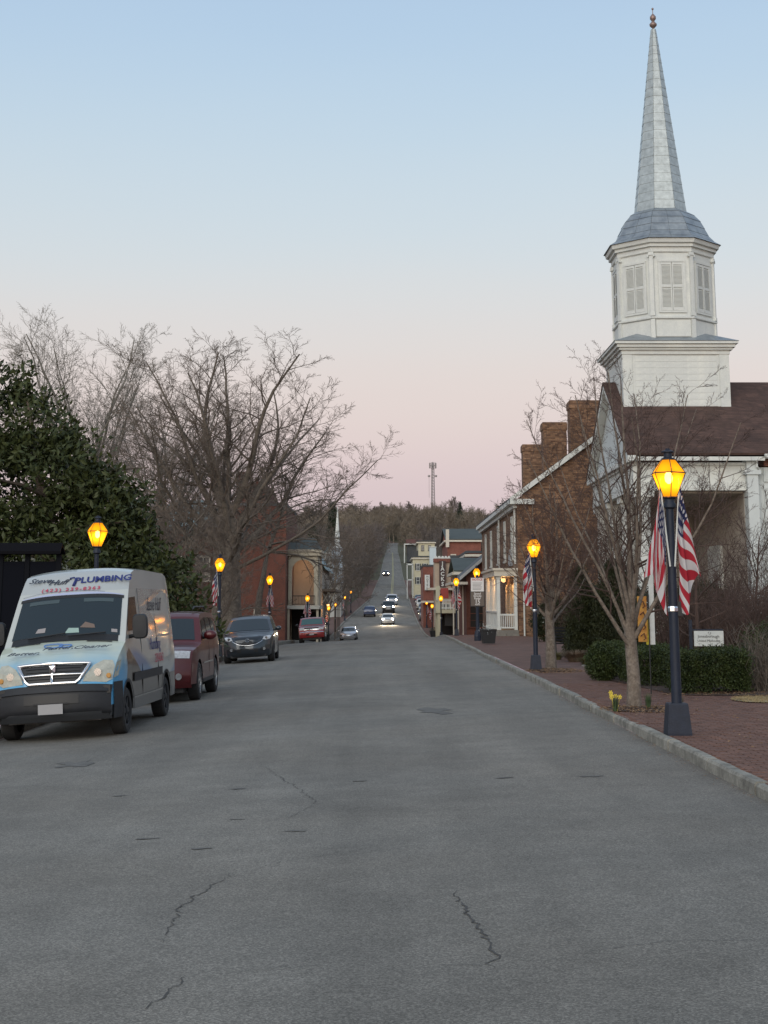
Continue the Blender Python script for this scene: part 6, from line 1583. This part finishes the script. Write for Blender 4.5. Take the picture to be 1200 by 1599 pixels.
# --- generic passenger vehicles
def passenger(kind, nm, label, pm, loc, rz=0, lights=False, fine=True, glass=None, group=None, cat='car'):
    t = thing(nm, label, cat, loc, rz, group)
    if kind == 'suv':
        car = Car([(.10,.30),(.03,.42),(0,.56),(.02,.68),(.05,.78),(.08,.92),(.12,1.04),(.22,1.10),(.55,1.16),(1.05,1.20),(1.32,1.23),(1.95,1.78),(2.15,1.86),(3.2,1.90),(4.6,1.87),(4.9,1.80),(5.08,1.15),(5.12,.8),(5.1,.45)], 2.0, (.98, 3.93), .40, .36, 1.20, .20, 5.12, nose=.20, nosew=.10, archr=.46)
        ws, hood, gu, hlu, wins = (10.1, 10.92), 9, (5.2, 6.6), (5.05, 6.6), [[(1.72,1.26),(2.05,1.66),(2.55,1.72),(2.55,1.26)], [(2.68,1.26),(2.68,1.73),(3.5,1.73),(3.5,1.26)], [(3.63,1.26),(3.63,1.72),(4.55,1.70),(4.78,1.30)]]
    elif kind == 'crossover':
        car = Car([(.12,.24),(.03,.34),(0,.48),(.03,.62),(.06,.72),(.10,.84),(.20,.93),(.45,1.0),(.95,1.07),(1.18,1.10),(1.95,1.55),(2.2,1.64),(2.8,1.69),(3.6,1.66),(4.1,1.58),(4.42,1.15),(4.52,.9),(4.5,.4)], 1.84, (.92, 3.62), .355, .28, 1.02, .36, 4.53, nose=.34, nosew=.14, archr=.41)
        ws, hood, gu, hlu, wins = (9.08, 9.97), 8, (3.2, 6.2), (4.6, 6.3), [[(1.62,1.10),(2.0,1.44),(2.5,1.53),(2.5,1.10)], [(2.6,1.10),(2.6,1.54),(3.45,1.50),(3.6,1.12)]]
    elif kind == 'explorer':
        car = Car([(.08,.34),(.02,.45),(0,.60),(.02,.70),(.06,.76),(.08,.90),(.12,1.0),(.25,1.05),(.7,1.10),(1.2,1.15),(1.4,1.17),(1.98,1.63),(2.15,1.70),(3.2,1.73),(4.4,1.70),(4.65,1.62),(4.78,1.1),(4.82,.8),(4.8,.5)], 1.80, (.85, 3.68), .37, .36, 1.08, .22, 4.82, nose=.14, nosew=.07, archr=.42)
        ws, hood, gu, hlu, wins = (10.1, 10.95), 9, (4.6, 6.0), (4.7, 6.0), [[(1.75,1.20),(2.05,1.52),(2.5,1.58),(2.5,1.20)], [(2.62,1.20),(2.62,1.58),(3.4,1.58),(3.4,1.20)], [(3.5,1.20),(3.5,1.57),(4.4,1.55),(4.55,1.22)]]
    else:
        car = Car([(.12,.22),(.03,.32),(0,.45),(.03,.58),(.08,.68),(.2,.76),(.5,.84),(.95,.91),(1.15,.94),(1.95,1.32),(2.2,1.40),(2.8,1.44),(3.3,1.41),(3.7,1.30),(4.2,1.05),(4.55,1.0),(4.65,.8),(4.62,.35)], 1.80, (.90, 3.58), .33, .26, .90, .42, 4.65, nose=.32, nosew=.14, archr=.38)
        ws, hood, gu, hlu, wins = (8.08, 8.96), 7, (2.2, 3.4), (4.1, 5.0), [[(1.62,.95),(2.05,1.26),(2.5,1.33),(2.5,.95)], [(2.6,.95),(2.6,1.33),(3.2,1.30),(3.6,.98)]]
    if not fine: car.step = .25
    car.shell().build('body', pm, t, smooth=38); underbody(t, car, .2, .62)
    gl = glass or M['car_glass']
    car.patch('windshield', gl, t, ws[0], ws[1], -.86, .86, .008)
    hm = M['headlight_on'] if lights else M['lens_clear']
    for sg in (-1, 1):
        for k, wn in enumerate(wins): car.side('side_window', gl, t, wn, sg, .008, 2)
        tt = (.58, .95) if kind != 'crossover' else (.60, .93)
        if lights:
            c2 = car.off((hlu[0]+hlu[1])/2, .78*sg, .03); m = MB(); rg = [[c2+Vector((.14*q*math.cos(a), -.02*(1-q), .11*q*math.sin(a))) for a in [2*PI*k/12 for k in range(12)]] for q in (1, .6)]; m.ring_loft(rg); m.build('headlight', hm, t)
        elif kind == 'crossover':
            pts = [(4.9, .66), (4.75, .80), (5.1, .965), (6.3, .99), (6.55, .90), (5.9, .70)]
            ring = [car.off(u, q*sg, .012) for u, q in pts]; m = MB(); m.add(ring+[car.off(5.5, .85*sg, .03)], [((i, (i+1) % 6, 6) if sg > 0 else ((i+1) % 6, i, 6)) for i in range(6)]); hl = m.build('headlight', hm, t)
            c2 = car.off(5.3, .80*sg, .035); m = MB(); m.ring_loft([[c2+Vector((q*.05*math.cos(a), -.006, q*.05*math.sin(a))) for a in [2*PI*k/12 for k in range(12)]] for q in (1, .7)]); m.build('projector', M['chrome'], hl)
            car.patch('fog_lamp_bezel', M['black'], t, 1.6, 2.5, .62*sg, .86*sg, .012, 3, 4)
            c2 = car.off(2.05, .74*sg, .025); m = MB(); m.ring_loft([[c2+Vector((q*.05*math.cos(a), -.004, q*.05*math.sin(a))) for a in [2*PI*k/12 for k in range(12)]] for q in (1, .7)]); m.build('fog_lamp', M['lens_clear'], t)
        else:
            hl = car.patch('headlight', hm, t, hlu[0], hlu[1], tt[0]*sg, tt[1]*sg, .012, 4, 5)
            if kind == 'suv':
                c2 = car.off(1.9, .72*sg, .022); m = MB(); m.ring_loft([[c2+Vector((q*.07*math.cos(a), -.006, q*.07*math.sin(a))) for a in [2*PI*k/12 for k in range(12)]] for q in (1, .7)]); m.build('fog_lamp', M['lens_clear'], t)
        zb = car.belt+.14; yb = {'suv': 1.85, 'crossover': 1.65, 'explorer': 1.8}.get(kind, 1.6)
        m = MB(); ms = 1.25 if kind == 'suv' else 1
        m.ring_loft([[(.12*q*math.cos(a)*ms, yy, .085*q*math.sin(a)*ms) for a in [2*PI*k/12 for k in range(12)]] for q, yy in ((.5, -.09), (.95, -.04), (1, .03), (.9, .06))]); mo = m.build('mirror', pm if kind != 'explorer' else M['black'], t, (sg*(car.W/2+.14), yb, zb), smooth=60)
        MB().tube([(sg*(car.W/2-.05), yb+.04, zb-.06), (sg*(car.W/2+.08), yb+.02, zb-.04)], .03, 5).build('mirror_arm', M['black'], t)
        if fine:
            for y_ in ((2.62, 3.56) if kind in ('suv', 'explorer') else (2.55,)): car.side('door_gap', M['black'], t, [(y_,.42),(y_+.01,.42),(y_+.01,car.belt),(y_,car.belt)], sg, .003, 4)
            for y_ in ((2.35, 3.3) if kind in ('suv', 'explorer') else (2.3, 3.2)): car.side('door_handle', pm, t, [(y_,car.belt-.14),(y_+.16,car.belt-.14),(y_+.16,car.belt-.11),(y_,car.belt-.11)], sg, .025, 1)
        if kind in ('suv', 'explorer'):
            car.side('side_moulding', M['chrome'] if kind == 'suv' else M['plastic'], t, [(1.55,.74),(3.35,.74),(3.35,.77),(1.55,.77)], sg, .010, 4)
            m = MB(); m.tube([(sg*.72, 2.25, (car.prof[13][1])+.03), (sg*.72, 2.5, car.prof[13][1]+.08), (sg*.72, 4.2, car.prof[13][1]+.08), (sg*.72, 4.4, car.prof[13][1]+.02)], .02, 5); m.build('roof_rail', M['plastic'], t)
            if kind == 'suv': m = MB(); m.box(sg*.84 if sg > 0 else -1.0, 1.0 if sg > 0 else -.84, 1.5, 3.4, .34, .42); m.build('running_board', M['plastic'], t)
    # grille
    if kind == 'crossover':
        g = MB(); pts = [(6.1, -.56), (6.1, .56), (4.4, .62), (3.3, .38), (2.95, 0), (3.3, -.38), (4.4, -.62)]
        m = MB(); ring = [car.off(u, q, .014) for u, q in pts]; m.add(ring+[car.off(4.7, 0, .014)], [((i+1) % 7, i, 7) for i in range(7)]); go = m.build('grille', M['black'], t)
        m = MB(); m.tube([car.off(u, q, .026) for u, q in ((4.6, -.66), (4.2, -.60), (3.3, -.39), (2.98, -.15), (2.92, 0), (2.98, .15), (3.3, .39), (4.2, .60), (4.6, .66))], .016, 6); m.build('grille_trim', M['chrome'], go, smooth=60)
        for k in range(5): u = 3.5+k*.45; hwid = .36+k*.045; MB().tube([car.off(u, -hwid+2*hwid*j/8, .018) for j in range(9)], .005, 4).build('grille_slat', M['plastic'], go)
        c2 = car.off(4.6, 0, .04); m = MB(); m.tube([c2+Vector((.075*math.cos(a), 0, .058*math.sin(a))) for a in [2*PI*k/18 for k in range(19)]], .007, 5); m.tube([c2+Vector(v) for v in ((-.06, 0, .03), (-.02, 0, .02), (0, 0, -.01), (.02, 0, .02), (.06, 0, .03))], .007, 5); m.build('emblem', M['chrome'], go)
        car.patch('lower_intake', M['black'], t, 1.3, 2.2, -.48, .48, .012, 3, 8)
    elif kind == 'suv':
        go = car.patch('grille', M['black'], t, gu[0], gu[1], -.52, .52, .012, 4, 10); car.patch('grille_bar', M['chrome'], go, 5.75, 6.0, -.55, .55, .022, 2, 10)
        car.patch('lower_intake', M['black'], t, .6, 1.1, -.6, .6, .01, 2, 8)
    elif kind == 'explorer':
        go = car.patch('grille', M['black'], t, gu[0], gu[1], -.55, .55, .012, 4, 10); car.patch('grille_bar', M['chrome'], go, 4.6, 5.0, -.60, .60, .022, 2, 10); car.patch('emblem', mat('blue badge', (.02, .04, .15), .4), go, 5.1, 5.5, -.08, .08, .026, 2, 3)
        car.patch('bumper_strip', M['chrome'], t, 3.0, 3.7, -.96, .96, .012, 2, 12)
        car.patch('lower_intake', M['black'], t, .9, 1.8, -.45, .45, .01, 2, 8)
    else:
        car.patch('grille', M['black'], t, gu[0]-1.2, gu[1]-1.2, -.5, .5, .012, 3, 8); car.patch('upper_grille', M['black'], t, 3.6, 4.0, -.4, .4, .012, 2, 8)
    MB().box(-.15, .15, -.03, -.02, .50 if kind != 'sedan' else .42, .60 if kind != 'sedan' else .50).build('licence_plate', MATS['blank grey plate'], t) if kind in ('sedan', 'explorer') else None
    rmm = {'suv': (.40, 6), 'crossover': (.355, 5), 'explorer': (.37, 5), 'sedan': (.33, 5)}[kind]
    add_wheels(t, car, wheel_meshes(rmm[0], .24, rmm[1], M['rim'] if kind != 'crossover' else mat('dark rim', (.08, .085, .09), .4, metal=.7)), 0)
    return t
def vz(y_, x=-4.9): return road_z(x, y_)
def slope_pitch(o, y_, x, L=4.5):
    o.rotation_euler.x = math.atan2(road_z(x, y_+L)-road_z(x, y_), L); o.rotation_euler.y = math.atan2(road_z(x-.8, y_)-road_z(x+.8, y_), 1.6)
red_dark = paint('dark red paint', (.075, .004, .006), .1, rough=.4, coat=.5); char = paint('charcoal blue paint', (.022, .030, .040), .4); redp = paint('red paint', (.26, .022, .025), .1); silv = paint('silver paint', (.42, .45, .50), .5); whp = paint('white car paint', (.62, .6, .55), 0); blkp = paint('black car paint', (.02, .02, .022), .2); navy = paint('navy car paint', (.025, .04, .09), .3)
van.location = (-5.05, 23.3, vz(23.7)-.01); van.rotation_euler = (0, 0, R(-1.3)); slope_pitch(van, 23.5, -4.9)
v2 = passenger('suv', 'parked_suv', 'dark red full size suv parked directly behind the van', red_dark, (-4.9, 31.7, vz(32)), R(-.3), group='vehicles parked along the left kerb'); slope_pitch(v2, 31.7, -4.9)
v3 = passenger('crossover', 'parked_crossover', 'charcoal crossover with chrome wing grille parked beside a left lamp', char, (-4.82, 54.3, vz(54.5)), R(1.0), group='vehicles parked along the left kerb'); slope_pitch(v3, 54.3, -4.9)
v4 = passenger('explorer', 'parked_suv', 'bright red older suv parked before the arched porch', redp, (-4.72, 101.5, vz(102)), R(.8), group='vehicles parked along the left kerb', glass=mat('teal reflecting glass', (.06, .14, .14), .1)); slope_pitch(v4, 101.5, -4.7)
van['group'] = 'vehicles parked along the left kerb'
v5 = passenger('sedan', 'parked_car', 'small silver sedan at the crest of the street', silv, (-3.62, 160, vz(160, -3.6)), R(-1.5), group='vehicles parked along the left kerb'); slope_pitch(v5, 160, -3.6)
GO = 'oncoming traffic with headlights on'
v6 = passenger('sedan', 'oncoming_car', 'white car with bright headlights, lowest of the oncoming traffic', whp, (.80, 205, road_z(.8, 205)), 0, True, False, group=GO); slope_pitch(v6, 205, .8)
v7 = passenger('suv', 'oncoming_suv', 'dark suv with lit headlights just above the white oncoming car', blkp, (1.05, 240, road_z(1.05, 240)), 0, True, False, group=GO); slope_pitch(v7, 240, 1.05)
v8 = passenger('suv', 'oncoming_suv', 'third oncoming vehicle with lit headlights behind the dark suv', silv, (1.75, 268, road_z(1.75, 268)), 0, True, False, group=GO); slope_pitch(v8, 268, 1.7)
v9 = passenger('crossover', 'oncoming_car', 'distant car with two headlights coming down the far hill', blkp, (1.15, 432, road_z(1.15, 432)), 0, True, False, group=GO); slope_pitch(v9, 432, 1.1)
v10 = passenger('crossover', 'parked_car', 'dark blue car parked left of the oncoming headlights', navy, (-1.9, 228, road_z(-1.9, 228)), PI, False, False, group='cars parked far down the street'); v10.location.y += 4
GP = 'cars parked far down the street'
for i, (x, y_, pm, k, lb) in enumerate([(6.3, 212, blkp, 'suv', 'black car nearest in the row right of the far road'), (6.5, 224, silv, 'sedan', 'silver car second in the row right of the far road'), (6.7, 237, blkp, 'crossover', 'dark car third in the row right of the far road'),
                                     (6.8, 250, whp, 'suv', 'white car in the row right of the far road'), (6.9, 264, redp, 'crossover', 'reddish car near the end of the row right of the far road'), (7.0, 280, blkp, 'sedan', 'farthest dark car in the row right of the far road')]):
    passenger(k, 'parked_car', lb, pm, (x, y_, side_z_right(y_)), 0, False, False, group=GP)

def small_light(name, parent, loc, e, col=(1, .5, .18), r_=.1):
    l = bpy.data.lights.new(name, 'POINT'); l.energy = e; l.color = col; l.shadow_soft_size = r_
    o = bpy.data.objects.new(name, l); C.objects.link(o); o.parent = parent; o.location = loc; return o
small_light('ceiling_lamp_light', bh, at_(bh, 7.0, 86.2, 2.95), 60)
small_light('ceiling_lamp_light', bh, at_(bh, 7.0, 90.6, 2.95), 40)
small_light('ceiling_lamp_light', l3, at_(l3, -5.75, 159.2, 1.5), 120)
small_light('ceiling_lamp_light', l2, at_(l2, -7.2, 141.5, 5.2), 45, (1, .72, .5))
for v_, e in ((v6, 900), (v7, 500), (v8, 500)):
    for sg in (-1, 1):
        l = bpy.data.lights.new('headlight_beam', 'SPOT'); l.energy = e; l.color = (1, .8, .55); l.spot_size = R(60); l.spot_blend = .8; l.shadow_soft_size = .06
        o = bpy.data.objects.new('headlight_beam', l); C.objects.link(o); o.parent = v_; o.location = (.62*sg, -.12, .68); o.rotation_euler = (R(90-13), 0, PI)
